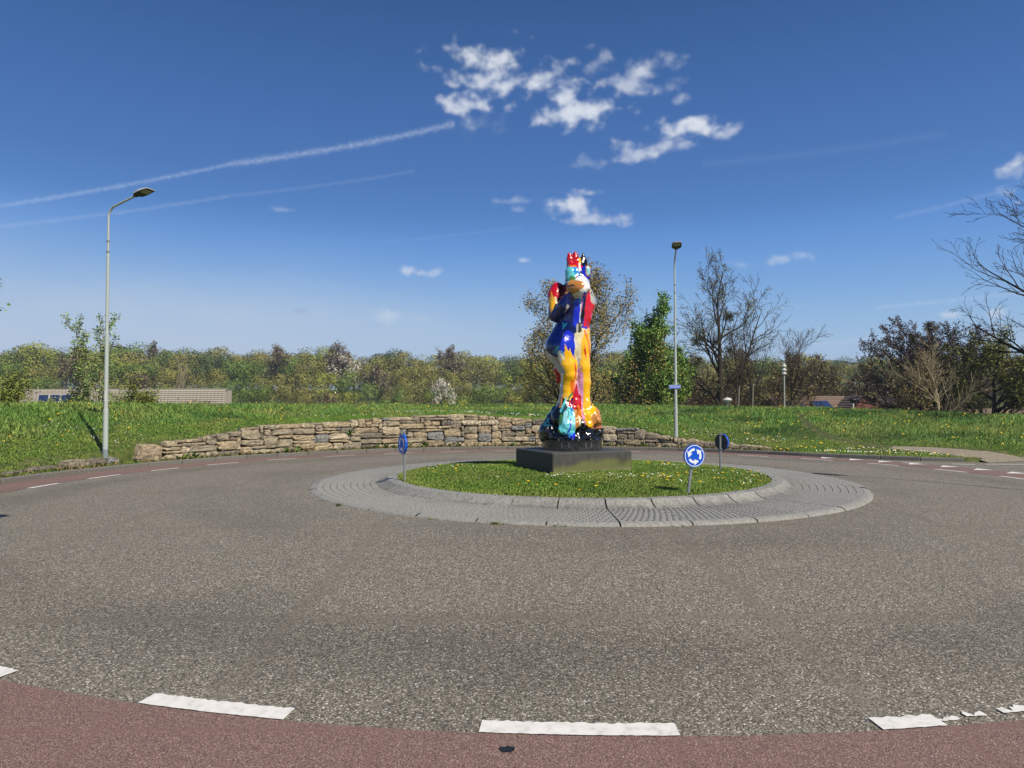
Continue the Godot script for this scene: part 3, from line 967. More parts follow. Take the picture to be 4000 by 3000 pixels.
const STROKES := "410,1200,34>400,1260,40:K 440,1290,30>700,1300,28:K 590,180,12>592,285,4:R 520,180,9>510,255,8:D 545,245,40>528,305,34:T 575,238,19>602,302,8:Q 552,302,22>548,316,18:G 540,208,9>576,214,7:O 606,150,7>607,190,7:Y 602,196,8>600,250,7:W 607,256,9>613,286,6:N 632,146,4>628,180,6:W 655,222,17>656,264,16:S 655,226,12>656,258,11:M 672,262,3>658,274,3:K 612,345,62>622,376,52:W 600,302,14>642,322,20:W 556,346,40>592,352,28:S 560,378,28>516,402,11:S 518,356,4>546,345,4:K 546,345,4>560,355,2:K 572,407,16>528,427,5:C 638,390,8>656,380,7:A 450,340,50>425,380,32:R 494,335,24>480,402,14:D 502,310,16>496,360,16:D 428,425,24>410,492,18:Y 428,440,15>422,370,1:Y 452,440,11>448,398,1:C 470,440,13>484,402,2:C 412,500,10>430,548,8:S 404,480,5>410,530,6:U 440,545,36>500,440,36:N 500,450,26>530,405,15:N 542,418,6>506,484,2:S 547,414,8>515,457,2:L 525,600,62>545,450,38:N 575,585,22>582,440,17:B 598,430,7>603,500,3:Q 606,440,3>597,570,2:W 600,570,3>594,604,1:W 520,480,9>503,518,2:A 624,410,12>620,450,8:B 617,430,4>606,502,2:O 635,440,3>616,492,1:O 642,405,8>617,520,11:K 617,520,13>610,592,6:K 670,400,26>657,500,26:R 657,500,24>632,592,11:R 692,395,22>694,432,20:A 681,372,3>688,402,3:K 594,592,17>592,626,15:U 581,588,5>579,632,6:A 470,620,54>425,720,54:N 525,660,30>545,740,24:B 500,700,24>474,746,10:B 545,740,18>566,804,2:B 490,572,3>497,600,7:L 512,584,7>488,618,2:L 455,735,8>440,766,17:L 480,768,10>502,804,3:Q 410,775,8>450,790,9:N 405,785,5>470,852,7:C 420,797,5>482,872,10:A 470,852,15>493,893,11:A 440,800,5>482,852,3:S 520,830,38>545,862,34:Y 515,782,15>501,718,1:Y 531,792,17>534,746,1:Y 490,802,13>476,772,2:C 553,842,13>561,786,1:Y 519,736,2>531,757,1:K 590,690,20>590,800,15:C 600,658,15>598,722,13:C 636,660,18>642,862,26:Y 612,682,9>620,802,9:Y 567,668,4>572,742,5:W 575,742,7>590,832,6:C 630,626,7>656,702,6:O 656,702,5>665,802,4:O 628,720,2>632,766,7:R 632,766,7>641,810,1:R 592,812,9>590,862,4:A 598,836,2>613,868,2:L 530,920,36>520,1042,32:Y 552,958,15>548,1032,8:O 484,958,9>474,1082,11:A 488,900,7>480,982,4:W 478,1060,11>474,1112,9:S 546,1028,6>518,1074,3:G 567,828,2>574,892,6:R 574,892,6>558,966,2:O 594,868,9>612,960,13:P 612,960,13>618,1050,11:P 618,1050,11>614,1196,9:P 582,880,2>586,982,2:W 577,966,4>572,1030,17:R 572,1030,19>578,1112,17:R 586,1110,10>595,1184,8:O 642,900,24>646,1000,24:Y 646,1000,24>640,1152,26:Y 640,1152,24>656,1234,10:Y 669,1040,3>673,1112,4:U 509,1058,4>478,1142,9:T 516,1078,6>486,1142,6:L 531,1048,6>503,1134,7:U 536,1038,4>520,1077,2:G 546,1058,6>541,1132,5:N 541,1122,7>545,1174,3:Q 520,1190,36>495,1250,38:T 546,1190,20>540,1250,22:M 506,1158,13>500,1202,15:M 480,1168,9>465,1218,9:G 451,1250,7>470,1278,7:G 545,1250,22>535,1290,18:T 523,1143,2>516,1178,3:N 533,1188,3>524,1250,4:B 524,1250,5>503,1292,3:B 530,1290,17>553,1288,15:Q 540,1302,12>557,1290,11:B 524,1300,5>517,1326,1:Q 551,1305,6>545,1326,1:B 570,1138,11>575,1190,13:S 580,1190,15>572,1242,11:S 590,1180,6>588,1227,6:C 606,1207,13>626,1242,15:K 588,1213,2>623,1206,3:W 621,1206,3>627,1234,1:P 692,1180,30>713,1226,28:S 724,1232,8>730,1252,6:O 690,1264,18>702,1250,14:K 694,1184,1.3>704,1204,1.3:K 704,1204,1.3>713,1195,1.3:K 701,1207,1.3>715,1213,1.3:K"     # tapered brush strokes on the front, later ones over earlier ones: from u, y, r to u, y, r and a colour

func paint_list() -> Array:
	var out := []
	for s in [DABS, BACK_DABS]:
		for w in s.split(" ", false):
			var k: String = w.right(1)
			var q: PackedStringArray = w.left(-1).split(",")
			out.append([float(q[0]), float(q[1]), 75.0 if s == DABS else -105.0, k])
	return out

func make_statue() -> void:
	var at := Vector3(1.17, 0.70, -13.55)
	var turn := deg_to_rad(23)
	# plinth: a dark painted block, green with algae low on its front
	var pl := MB.new()
	var w := 0.8375
	var h0 := -0.52
	var bev := 0.018
	for side in 4:
		var bas := Basis(Vector3.UP, side * PI / 2)
		var nu := 44
		var nv := 16
		for a in nu:
			for b in nv:
				var uu := [lerpf(-w + bev, w - bev, float(a) / nu), lerpf(-w + bev, w - bev, float(a + 1) / nu)]
				var vv := [lerpf(h0, -bev, float(b) / nv), lerpf(h0, -bev, float(b + 1) / nv)]
				var ps := []
				for e in [[0, 0], [1, 0], [1, 1], [0, 1]]:
					ps.append(Vector3(uu[e[0]], vv[e[1]], w))
				var k0 := pl.v.size()
				for e in 4:
					var p: Vector3 = ps[e]
					var low := (p.y + 0.04) / -0.38
					var ns := wob.get_noise_2d(p.x * 40.0 + side * 90.0, p.y * 60.0)
					var nf := fine.get_noise_2d(p.x * 90.0, p.y * 30.0 + side * 70.0)
					var c := lin(64, 64, 61).lerp(lin(78, 78, 74), clampf(0.5 + nf, 0, 1))
					if side == 0:
						var al := ss(0.22, 0.55, low + 0.22 * ns + 0.05 * nf + 0.1 * p.x)
						c = c.lerp(lin(116, 122, 62), al * 0.7)
						c = c.lerp(lin(152, 145, 120), ss(0.68, 1.02, low + 0.12 * ns) * 0.8)
						c = c.lerp(lin(34, 36, 34), 0.6 * exp(-pow((p.x - 0.62) / 0.1, 2.0) - pow((low - 0.42) / 0.16, 2.0)))
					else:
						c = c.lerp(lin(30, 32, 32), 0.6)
					pl.col = c
					pl.vert(bas * p, bas * Vector3.BACK)
				pl.tri3(k0, k0 + 1, k0 + 2)
				pl.tri3(k0, k0 + 2, k0 + 3)
		pl.col = lin(66, 67, 64)
		pl.quad(bas * Vector3(-w + bev, -bev, w), bas * Vector3(w - bev, -bev, w), bas * Vector3(w - bev, 0, w - bev), bas * Vector3(-w + bev, 0, w - bev), bas * Vector3(0, 1, 1))
		pl.tri(bas * Vector3(w - bev, -bev, w), bas * Vector3(w, -bev, w - bev), bas * Vector3(w - bev, 0, w - bev), bas * Vector3(1, 1, 1))
		pl.quad(bas * Vector3(w - bev, h0, w), bas * Vector3(w, h0, w - bev), bas * Vector3(w, -bev, w - bev), bas * Vector3(w - bev, -bev, w), bas * Vector3(1, 0, 1))
	for a in 20:
		for b in 20:
			var k0 := pl.v.size()
			for e in [[0, 0], [1, 0], [1, 1], [0, 1]]:
				var p := Vector3(lerpf(-w + bev, w - bev, (a + e[0]) / 20.0), 0, lerpf(-w + bev, w - bev, (b + e[1]) / 20.0))
				var dust := clampf(0.4 + 0.8 * fine.get_noise_2d(p.x * 30.0, p.z * 30.0), 0, 1) * ss(0.55, 0.85, p.length())
				pl.col = lin(54, 57, 60).lerp(lin(112, 112, 106), dust * 0.5)
				pl.vert(p, Vector3.UP)
			pl.tri3(k0, k0 + 1, k0 + 2)
			pl.tri3(k0, k0 + 2, k0 + 3)
	var pn := part("plinth", pl, M.plinth)
	pn.position = at
	pn.rotation.y = turn
	tag(pn, "square dark concrete plinth with green algae on its sunlit face, under the statue", "plinth")
	# the figure
	var st := thing("statue", "tall glossy statue of an upright long-eared animal in drips of many colours", "statue", at)
	var lump := FastNoiseLite.new()
	lump.seed = 21
	lump.frequency = 3.2
	lump.fractal_octaves = 3
	var rough := func(p: Vector3) -> float:
		var low := ss(1.3, 0.5, p.y)
		return lump.get_noise_3d(p.x, p.y * 0.8, p.z) * (0.008 + 0.05 * low)
	var rough_rock := func(p: Vector3) -> float:
		return lump.get_noise_3d(p.x, p.y * 0.8, p.z) * 0.06
	var prims := []
	for f in FIGURE:
		prims.append([su(f[0], f[1], f[2]), f[3] * S, su(f[4], f[5], f[6]), f[7] * S, f[8] * S])
	var g := field_mesh(prims, Vector3(-0.72, 0.14, -0.56), Vector3(0.76, 3.94, 0.72), 0.013, rough)
	var dabs := paint_list()
	var du := PackedVector3Array()
	var dk := []
	for d in dabs:
		du.append(Vector3(d[0], d[1] * 0.72, d[2] * 0.35))
		dk.append(lin(PAINTS[d[3]][0], PAINTS[d[3]][1], PAINTS[d[3]][2]))
	var sa := PackedVector2Array()
	var sb := PackedVector2Array()
	var s0 := PackedFloat32Array()
	var s1 := PackedFloat32Array()
	var sc := []
	for w3 in STROKES.split(" ", false):
		var q3: PackedStringArray = w3.left(-2).replace(">", ",").split(",")
		sa.append(Vector2(float(q3[0]), float(q3[1])))
		sb.append(Vector2(float(q3[3]), float(q3[4])))
		s0.append(float(q3[2]))
		s1.append(float(q3[5]))
		var pc3 = PAINTS[w3.right(1)]
		sc.append(lin(pc3[0], pc3[1], pc3[2]))
	var colour := func(p: Vector3, nm: Vector3) -> Color:
		var u := p.x / S + 552.0
		var y := 1388.0 - p.y / S
		var z := p.z / S + nm.z * 26.0
		var wu := 4.5 * wob.get_noise_3d(p.x * 50.0, p.y * 24.0, p.z * 50.0) + 1.3 * fine.get_noise_3d(p.x * 60.0, p.y * 18.0, p.z * 60.0)
		var wy := 9.0 * wob.get_noise_3d(p.x * 60.0 + 40.0, p.y * 16.0, p.z * 60.0)
		var q := Vector3(u + wu, (y + wy) * 0.72, z * 0.35)
		var b1 := 1e9
		var k1 := 0
		for k in du.size():
			var e := q.distance_squared_to(du[k])
			if e < b1:
				b1 = e
				k1 = k
		var c: Color = dk[k1]
		if z > -14.0:
			var f := Vector2(u + wu, y + wy)
			for k in range(sa.size() - 1, -1, -1):
				var ab := sb[k] - sa[k]
				var af := f - sa[k]
				var t := clampf(af.dot(ab) / maxf(ab.length_squared(), 1.0), 0, 1)
				var d := (af - ab * t).length() - lerpf(s0[k], s1[k], t)
				if d < 0.0:
					c = sc[k]
					break
		var brush := 1.0 + 0.16 * fine.get_noise_3d(p.x * 120.0, p.y * 30.0, p.z * 120.0)
		return Color(c.r * brush, c.g * brush, c.b * brush)
	part("figure", painted(g, colour), M.enamel, st)
	prims = []
	for f in ROCK:
		prims.append([su(f[0], f[1], f[2]), f[3] * S, su(f[4], f[5], f[6]), f[7] * S, f[8] * S])
	g = field_mesh(prims, Vector3(-0.78, 0.06, -0.75), Vector3(0.78, 1.0, 0.75), 0.022, rough_rock)
	var black := func(p: Vector3, nm: Vector3) -> Color:
		var c := lin(9, 9, 12)
		var vein := fine.get_noise_3d(p.x * 40.0, p.y * 24.0, p.z * 40.0)
		if absf(vein) < 0.035 and p.x < 0.05:
			c = lin(60, 62, 60)
		if p.y > 0.46 and p.x < -0.2 and absf(wob.get_noise_3d(p.x * 50.0, p.y * 50.0, p.z * 20.0)) < 0.06:
			c = lin(24, 80, 104)
		if p.y > 0.42 and p.x > 0.35 and nm.z > -0.2:
			c = lin(176, 112, 52)
		return c
	part("rock", painted(g, black), M.enamel, st)
	var dr := MB.new()
	var segs := 180
	for k in segs:
		for j in 8:
			var k0 := dr.v.size()
			for e in [[0, 0], [1, 0], [1, 1], [0, 1]]:
				var t: float = TAU * (k + e[0]) / segs
				var y := lerpf(-0.01, 0.2, (j + e[1]) / 8.0)
				var d := Vector3(sin(t), 0, cos(t))
				var sm := clampf(0.5 + 1.5 * fine.get_noise_2d(t * 30.0, y * 160.0), 0, 1)
				dr.col = lin(24, 24, 26).lerp(lin(84, 84, 84), sm * 0.45 * ss(0.2, 0.05, y))
				for q in [-0.42, -0.17, 0.4, 0.58, 2.1, 3.3]:
					if absf(t - q - (TAU if q < 0.0 else 0.0)) < 0.018 and y < 0.17 and y > 0.06:
						dr.col = lin(92, 92, 92)
				dr.vert(d * (0.588 + (0.012 if y > 0.19 else 0.0)) + Vector3.UP * y, d)
			dr.tri3(k0, k0 + 1, k0 + 2)
			dr.tri3(k0, k0 + 2, k0 + 3)
		var a := TAU * k / segs
		var b := TAU * (k + 1) / segs
		dr.col = lin(14, 14, 16)
		dr.tri(Vector3(0, 0.2, 0), Vector3(sin(a) * 0.6, 0.2, cos(a) * 0.6), Vector3(sin(b) * 0.6, 0.2, cos(b) * 0.6), Vector3.UP)
	part("drum", dr, M.enamel, st)

func painted(g: Dictionary, colour: Callable) -> ArrayMesh:
	var cs := PackedColorArray()
	cs.resize(g.v.size())
	for k in g.v.size():
		cs[k] = colour.call(g.v[k], g.n[k])
	var a := []
	a.resize(Mesh.ARRAY_MAX)
	a[Mesh.ARRAY_VERTEX] = g.v
	a[Mesh.ARRAY_NORMAL] = g.n
	a[Mesh.ARRAY_COLOR] = cs
	a[Mesh.ARRAY_INDEX] = g.i
	var m := ArrayMesh.new()
	m.add_surface_from_arrays(Mesh.PRIMITIVE_TRIANGLES, a)
	return m

# ---------------------------------------------------------------- street furniture
func arrow_mesh(R: float, k: int) -> MB:       # a curved arrow that runs anticlockwise
	var b := MB.new()
	var a0 := deg_to_rad(97.0 + 120.0 * k)
	var a1 := deg_to_rad(158.0 + 120.0 * k)
	var a2 := deg_to_rad(201.0 + 120.0 * k)
	var ri := 0.46 * R
	var ro := 0.67 * R
	var at := func(a: float, r: float) -> Vector3: return Vector3(cos(a) * r, sin(a) * r, 0)
	var n := 8
	for j in n:
		var p := lerpf(a0, a1, float(j) / n)
		var q := lerpf(a0, a1, float(j + 1) / n)
		b.quad(at.call(p, ri), at.call(q, ri), at.call(q, ro), at.call(p, ro), Vector3.BACK)
	b.tri(at.call(a1 - 0.1, 0.3 * R), at.call(a2, 0.62 * R), at.call(a1 - 0.02, 0.84 * R), Vector3.BACK)
	return b

func make_round_sign(label: String, base: Vector3, centre: Vector3, R: float, yaw: float, roll: float, behind: bool) -> void:
	var o := thing("roundabout_sign", label, "road sign", base, 0.0, "round blue roundabout signs on the island")
	var c := centre - base
	var face := Basis.from_euler(Vector3(0, yaw, 0)) * Basis(Vector3.BACK, roll)
	var out := face * Vector3.BACK
	var top := c + face * Vector3(0, R * 0.96, 0)
	var shift := -out * 0.045
	var pb := MB.new()
	var p0 := Vector3(0, -0.12, 0)
	var p1 := top + shift
	pb.tube(PackedVector3Array([p0, p1]), PackedFloat32Array([0.021, 0.021]), 14)
	part("post", pb, M.galv if not behind else M.galv, o)
	var fx := Transform3D(face * Basis(Vector3.RIGHT, PI / 2), c)      # the lathe's axis along the sign's normal
	var rim := MB.new()
	rim.lathe([Vector2(0.0, -0.02), Vector2(R * 0.985, -0.02)], 48, fx)
	part("sign_back", rim, M.sign_back, o)
	var edge := MB.new()
	edge.lathe([Vector2(R * 0.985, -0.021), Vector2(R, -0.016), Vector2(R, 0.012), Vector2(R * 0.99, 0.016), Vector2(R * 0.955, 0.016)], 48, fx)
	part("sign_edge", edge, M.sign_blue, o)
	var disc := MB.new()
	disc.lathe([Vector2(R * 0.955, 0.0158), Vector2(0.0, 0.0158)], 48, fx)
	part("sign_face", disc, M.sign_blue, o)
	var white := MB.new()
	white.lathe([Vector2(R * 0.945, 0.0172), Vector2(R * 0.885, 0.0172)], 48, fx)
	part("border", white, M.sign_white, o)
	for k in 3:
		var ar := part("arrow", arrow_mesh(R, k), M.sign_white, o)
		ar.transform = Transform3D(face, c + out * 0.0176)
	for s in [0.86, -0.86]:
		var cl := MB.new()
		cl.box(c + face * Vector3(0, R * s, 0) - out * 0.042, Vector3(0.085, 0.024, 0.056), face, 0.004)
		part("clamp", cl, M.galv, o)

func make_signs() -> void:
	var cam := Vector3(0, 1.6, 0)
	# [label, base, centre, radius, yaw against the line of sight, roll]
	var to_cam := func(p: Vector3) -> float: return atan2(cam.x - p.x, cam.z - p.z)
	var b1 := Vector3(-1.9, 0.23, -12.23)
	var c1 := Vector3(-1.94, 0.885, -12.23)
	make_round_sign("blue roundabout sign seen nearly edge-on at the left end of the lawn", b1, c1, 0.178, to_cam.call(c1) - deg_to_rad(67), 0.0, false)
	var b2 := Vector3(2.63, 0.24, -10.42)
	var c2 := Vector3(2.74, 0.805, -10.42)
	make_round_sign("blue roundabout sign facing forward on a leaning post, front of the lawn", b2, c2, 0.171, to_cam.call(c2) + deg_to_rad(29), deg_to_rad(-8.5), false)
	var b3 := Vector3(4.16, 0.24, -13.82)
	var c3 := Vector3(4.2, 0.82, -13.85)
	make_round_sign("roundabout sign turned away with its dark back showing, far right of the lawn", b3, c3, 0.168, to_cam.call(c3) + PI - deg_to_rad(41), 0.0, true)

func head_mesh() -> Array:      # flat lamp head that points along +x from its neck at the origin, light side down
	var top := MB.new()
	var bot := MB.new()
	var xs := [0.0, 0.07, 0.14, 0.3, 0.45, 0.56, 0.6]
	var wd := [0.05, 0.07, 0.15, 0.165, 0.155, 0.14, 0.12]
	var hi := [0.035, 0.06, 0.085, 0.095, 0.07, 0.035, 0.012]
	for k in xs.size() - 1:
		for s in 6:
			var f := [float(s) / 6.0, float(s + 1) / 6.0]
			var pts := []
			for e in [[0, 0], [1, 0], [1, 1], [0, 1]]:
				var j: int = k + e[0]
				var z: float = lerpf(-1, 1, f[e[1]])
				pts.append(Vector3(xs[j], hi[j] * sqrt(maxf(0.0, 1.0 - z * z * 0.9)), wd[j] * z))
			top.quad(pts[0], pts[1], pts[2], pts[3], Vector3(0, 1, pts[0].z * 2.0))
		for z in [-1.0, 1.0]:
			top.quad(Vector3(xs[k], hi[k] * 0.316, wd[k] * z), Vector3(xs[k + 1], hi[k + 1] * 0.316, wd[k + 1] * z), Vector3(xs[k + 1], -0.012, wd[k + 1] * z), Vector3(xs[k], -0.012, wd[k] * z), Vector3(0, 0, z))
		bot.quad(Vector3(xs[k], -0.012, -wd[k]), Vector3(xs[k + 1], -0.012, -wd[k + 1]), Vector3(xs[k + 1], -0.012, wd[k + 1]), Vector3(xs[k], -0.012, wd[k]), Vector3.DOWN)
	top.quad(Vector3(0.6, -0.012, -0.12), Vector3(0.6, 0.004, -0.12), Vector3(0.6, 0.004, 0.12), Vector3(0.6, -0.012, 0.12), Vector3.RIGHT)
	var lens := MB.new()
	lens.box(Vector3(0.43, -0.018, 0), Vector3(0.2, 0.014, 0.22))
	return [top, bot, lens]

func make_lamp(label: String, base: Vector3, turn: float, tall: float, arm: float) -> Node3D:
	var o := thing("street_lamp", label, "street lamp", base, turn, "tall grey street lamps round the roundabout")
	var k := tall / 6.75
	var secs := [["column", -0.3, 1.42, 0.066, 0.062, M.column], ["column", 1.42, 3.42, 0.052, 0.047, M.column], ["column", 3.42, 5.45, 0.041, 0.036, M.column]]
	for s in secs:
		var b := MB.new()
		b.lathe([Vector2(s[3], s[1] * k), Vector2(s[4], s[2] * k - 0.03), Vector2(s[4] - 0.004, s[2] * k), Vector2(0.0, s[2] * k + 0.004)], 20)
		part(s[0], b, s[5], o)
	var ft := MB.new()
	ft.lathe([Vector2(0.0685, -0.3), Vector2(0.0682, 0.38)], 20)
	part("painted_foot", ft, M.column_foot, o)
	var bk := MB.new()      # top spigot, bend and arm in one tube
	var pts := PackedVector3Array([Vector3(0, 5.4 * k, 0), Vector3(0, 6.4 * k, 0)])
	var rad := PackedFloat32Array([0.029, 0.028])
	for j in 9:
		var a := deg_to_rad(78.0) * j / 8.0
		pts.append(Vector3(0.26 * (1.0 - cos(a)), 6.4 * k + 0.3 * sin(a), 0))
		rad.append(0.028)
	var d := Vector3(sin(deg_to_rad(76)), cos(deg_to_rad(76)), 0)
	var endp := pts[-1] + d * arm
	pts.append(endp)
	rad.append(0.027)
	bk.tube(pts, rad, 14)
	part("arm", bk, M.column, o)
	for y in [5.52, 5.8]:
		var cl := MB.new()
		cl.lathe([Vector2(0.03, y * k - 0.02), Vector2(0.04, y * k - 0.02), Vector2(0.04, y * k + 0.02), Vector2(0.03, y * k + 0.02)], 14)
		cl.box(Vector3(-0.05, y * k, 0), Vector3(0.05, 0.012, 0.012))
		part("clamp", cl, M.galv, o)
	var h := head_mesh()
	var hx := Transform3D(Basis(Vector3.BACK, deg_to_rad(12)), endp - d * 0.02)
	var hd := part("lamp_head", h[0], M.head, o)
	hd.transform = hx
	part("underside", h[1], M.head_dark, hd)
	part("lens", h[2], M.lens, hd)
	return o

func make_lamps() -> void:
	var l1 := make_lamp("tall grey street lamp at the left, its arm reaching right over the road", Vector3(-10.53, 0.06, -17.9), atan2(-0.37, 0.93), 6.75, 0.75)
	var st := MB.new()
	st.box(Vector3(0.03, 1.75, 0.046), Vector3(0.03, 0.28, 0.004), Basis(Vector3.UP, 0.6))
	part("number_sticker", st, M.white, l1)
	make_lamp("tall grey street lamp right of the statue that carries the street name sign", Vector3(5.78, 0.03, -24.37), atan2(-0.983, -0.17), 6.7, 0.75)
	make_lamp("street lamp outside the picture on the right whose long shadow crosses the road", Vector3(12.35, 0.0, -8.85), atan2(0.53, -0.85), 7.0, 0.75)
	make_lamp("street lamp outside the left edge that throws a short shadow on the road", Vector3(-3.85, 0.0, -2.5), atan2(0.8, 0.59), 7.0, 1.7)
	# street name sign
	var sg := thing("street_sign", "small blue street name sign with a white border fixed to the right-hand lamp", "street sign", Vector3(5.73, 2.17, -24.28), 0.22)
	sg.rotation.z = deg_to_rad(1.5)
	var pl := MB.new()
	pl.box(Vector3.ZERO, Vector3(0.44, 0.125, 0.012), Basis.IDENTITY, 0.004)
	part("border", pl, M.sign_white, sg)
	var bl := MB.new()
	bl.box(Vector3(0, 0, 0.007), Vector3(0.42, 0.106, 0.004))
	part("panel", bl, M.sign_blue, sg)
	var tm := TextMesh.new()
	tm.text = "Laurastraat"
	var fnt := SystemFont.new()
	fnt.font_names = PackedStringArray(["Droid Sans"])
	fnt.font_weight = 700
	tm.font = fnt
	tm.font_size = 32
	tm.pixel_size = 0.0021
	tm.depth = 0.002
	part("lettering", tm, M.sign_white, sg, Vector3(0, 0, 0.0104))
	var cl := MB.new()
	cl.box(Vector3(0.03, 0, -0.03), Vector3(0.1, 0.03, 0.05))
	part("clamp", cl, M.galv, sg)

# ---------------------------------------------------------------- dry stone wall
func stone_mesh(rng: RandomNumberGenerator) -> ArrayMesh:       # an irregular rounded block about one unit each way
	var b := MB.new()
	var n := 4
	var nz := FastNoiseLite.new()
	nz.seed = rng.randi() % 1000
	nz.frequency = 0.9
	var shear := Vector2(rng.randf_range(-0.12, 0.12), rng.randf_range(-0.1, 0.1))
	var cut := rng.randf_range(0.06, 0.2)
	var f := func(p: Vector3) -> Vector3:
		var q := p * 0.5
		var r := 0.17
		var c := q.clamp(Vector3.ONE * -(0.5 - r), Vector3.ONE * (0.5 - r))
		var e := q - c
		if e.length() > 0.0:
			e = e.normalized() * minf(e.length(), r)
		q = c + e
		q += Vector3(nz.get_noise_3d(p.x, p.y, p.z), nz.get_noise_3d(p.x + 30.0, p.y, p.z) * 1.2, nz.get_noise_3d(p.x, p.y + 30.0, p.z)) * 0.13
		q.x += q.y * shear.x
		q.y += q.x * shear.y
		if q.x + q.y > 0.9 - cut:
			q -= Vector3(1, 1, 0) * (q.x + q.y - 0.9 + cut) * 0.5
		return q
	for ax in 3:
		for s in [-1.0, 1.0]:
			if ax == 2 and s < 0.0:
				continue
			var gx := n
			for a in gx:
				for c in gx:
					var pts := []
					for e in [[0, 0], [1, 0], [1, 1], [0, 1]]:
						var p := Vector3.ZERO
						p[ax] = s
						p[(ax + 1) % 3] = lerpf(-1, 1, float(a + e[0]) / gx)
						p[(ax + 2) % 3] = lerpf(-1, 1, float(c + e[1]) / gx)
						pts.append(f.call(p))
					var o := Vector3.ZERO
					o[ax] = s
					var mid: Vector3 = (pts[0] + pts[2]) * 0.5
					var t: float = 1.0 + 0.12 * nz.get_noise_3d(mid.x * 5.0, mid.y * 5.0, mid.z * 5.0)
					b.col = Color(t, t, t)
					b.tri(pts[0], pts[1], pts[2], o)
					b.tri(pts[0], pts[2], pts[3], o)
	return b.mesh()

func make_wall() -> void:
	var rng := RandomNumberGenerator.new()
	rng.seed = 77
	var shapes := []
	for k in 14:
		shapes.append(stone_mesh(rng))
	var wall := thing("stone_wall", "dry stone retaining wall of rough sandstone blocks below the grass bank", "wall")
	var R := 11.98
	var cw := 0.125
	var chh := 0.1
	var phi0 := -61.0
	var phi1 := 25.5
	var cols := int(deg_to_rad(phi1 - phi0) * R / cw)
	var rows := 13
	var used := {}
	var place := func(col0: int, row0: int, w: int, h: float, seat: float):
		var phi := phi0 + rad_to_deg((col0 + w * 0.5) * cw / R)
		var size := Vector3(w * cw - rng.randf_range(0.012, 0.045), h - rng.randf_range(0.012, 0.034), rng.randf_range(0.3, 0.36))
		var p := pc(phi, R + rng.randf_range(-0.02, 0.035), seat + h * 0.5)
		var st := part("stone", shapes[rng.randi() % shapes.size()], M.stones[pick_tone(rng)], wall)
		var b := Basis(Vector3.UP, deg_to_rad(-phi) + rng.randf_range(-0.05, 0.05)) * Basis(Vector3.BACK, rng.randf_range(-0.035, 0.035))
		if rng.randf() < 0.5:
			b = b * Basis(Vector3.BACK, PI)
		st.transform = Transform3D(b.scaled_local(size * Vector3(1.08, 1.09, 1.0)), p)
	for row in rows:
		var col := 0
		while col < cols:
			if used.has(Vector2i(col, row)):
				col += 1
				continue
			var phi := phi0 + rad_to_deg((col + 1.5) * cw / R)
			var top := table(WALL_TOP, phi) + 0.02
			var seat := 0.0 + row * chh
			if seat > top - 0.07:
				col += 1
				continue
			var w := rng.randi_range(2, 7)
			var h := 2
			var roll := rng.randf()
			if roll < 0.26:
				h = 1
			elif roll > 0.8:
				h = 3
			if h == 1 and w < 4:
				w = 4
			if h == 3 and w > 5:
				w = 5
			var room := 0
			while room < w and col + room < cols and not used.has(Vector2i(col + room, row)):
				room += 1
			w = room
			if h == 3 and w < 3:
				h = 2
			while h > 1 and seat + h * chh > top + 0.06:
				h -= 1
			var hh := h * chh
			if top - (seat + hh) < 0.08:
				hh = clampf(top - seat, 0.08, hh + 0.07)
			for a in w:
				for b in h:
					used[Vector2i(col + a, row + b)] = true
			place.call(col, row, w, hh, seat)
			col += w
	# the boulder at its left end and the low rubble at both ends
	var bo := thing("boulder", "large brown boulder that closes the left end of the stone wall", "boulder", pc(-63.3, 11.95, 0.0))
	var bm := part("rock", shapes[2], M.stones[5], bo)
	bm.transform = Transform3D(Basis(Vector3.UP, 1.0).scaled_local(Vector3(0.66, 0.54, 0.5)), Vector3(0, 0.24, 0))
	var lows := [[-68.5, 11.95, 0.34, 0.2, 0.22], [-70.4, 12.0, 0.5, 0.3, 0.15], [-73.1, 12.0, 0.75, 0.34, 0.12], [-77.2, 12.0, 0.9, 0.25, 0.06], [-80.5, 12.05, 0.6, 0.2, 0.04]]
	for q in lows:
		var s := part("kerbside_stone", shapes[rng.randi() % shapes.size()], M.stones[[4, 1, 8][rng.randi() % 3]])
		s.transform = Transform3D(Basis(Vector3.UP, deg_to_rad(-q[0])).scaled_local(Vector3(q[2], q[3], 0.3)), pc(q[0], q[1], q[4] * 0.6))
		tag(s, "low grey stone half sunk in the verge left of the boulder", "stone", "low stones left of the wall")
	for k in 15:
		var phi := 25.8 + k * 0.95
		var s := part("rubble_stone", shapes[rng.randi() % shapes.size()], M.stones[[0, 1, 3, 5][rng.randi() % 4]])
		var hh := table(WALL_TOP, phi) * rng.randf_range(0.8, 1.25) + 0.06
		s.transform = Transform3D(Basis(Vector3.UP, deg_to_rad(-phi) + rng.randf_range(-0.2, 0.2)).scaled_local(Vector3(rng.randf_range(0.24, 0.46), hh, 0.3)), pc(phi, 12.0, hh * 0.35))
		tag(s, "low worn stone in the tumbled right end of the wall past the lamp", "stone", "rubble at the right end of the wall")

func pick_tone(rng: RandomNumberGenerator) -> int:
	var r := rng.randf()
	if r < 0.26:
		return 0
	if r < 0.44:
		return 1
	if r < 0.58:
		return 2
	if r < 0.72:
		return 3
	if r < 0.79:
		return 4
	if r < 0.87:
		return 5
	if r < 0.93:
		return 6
	return 7 if r < 0.955 else 8

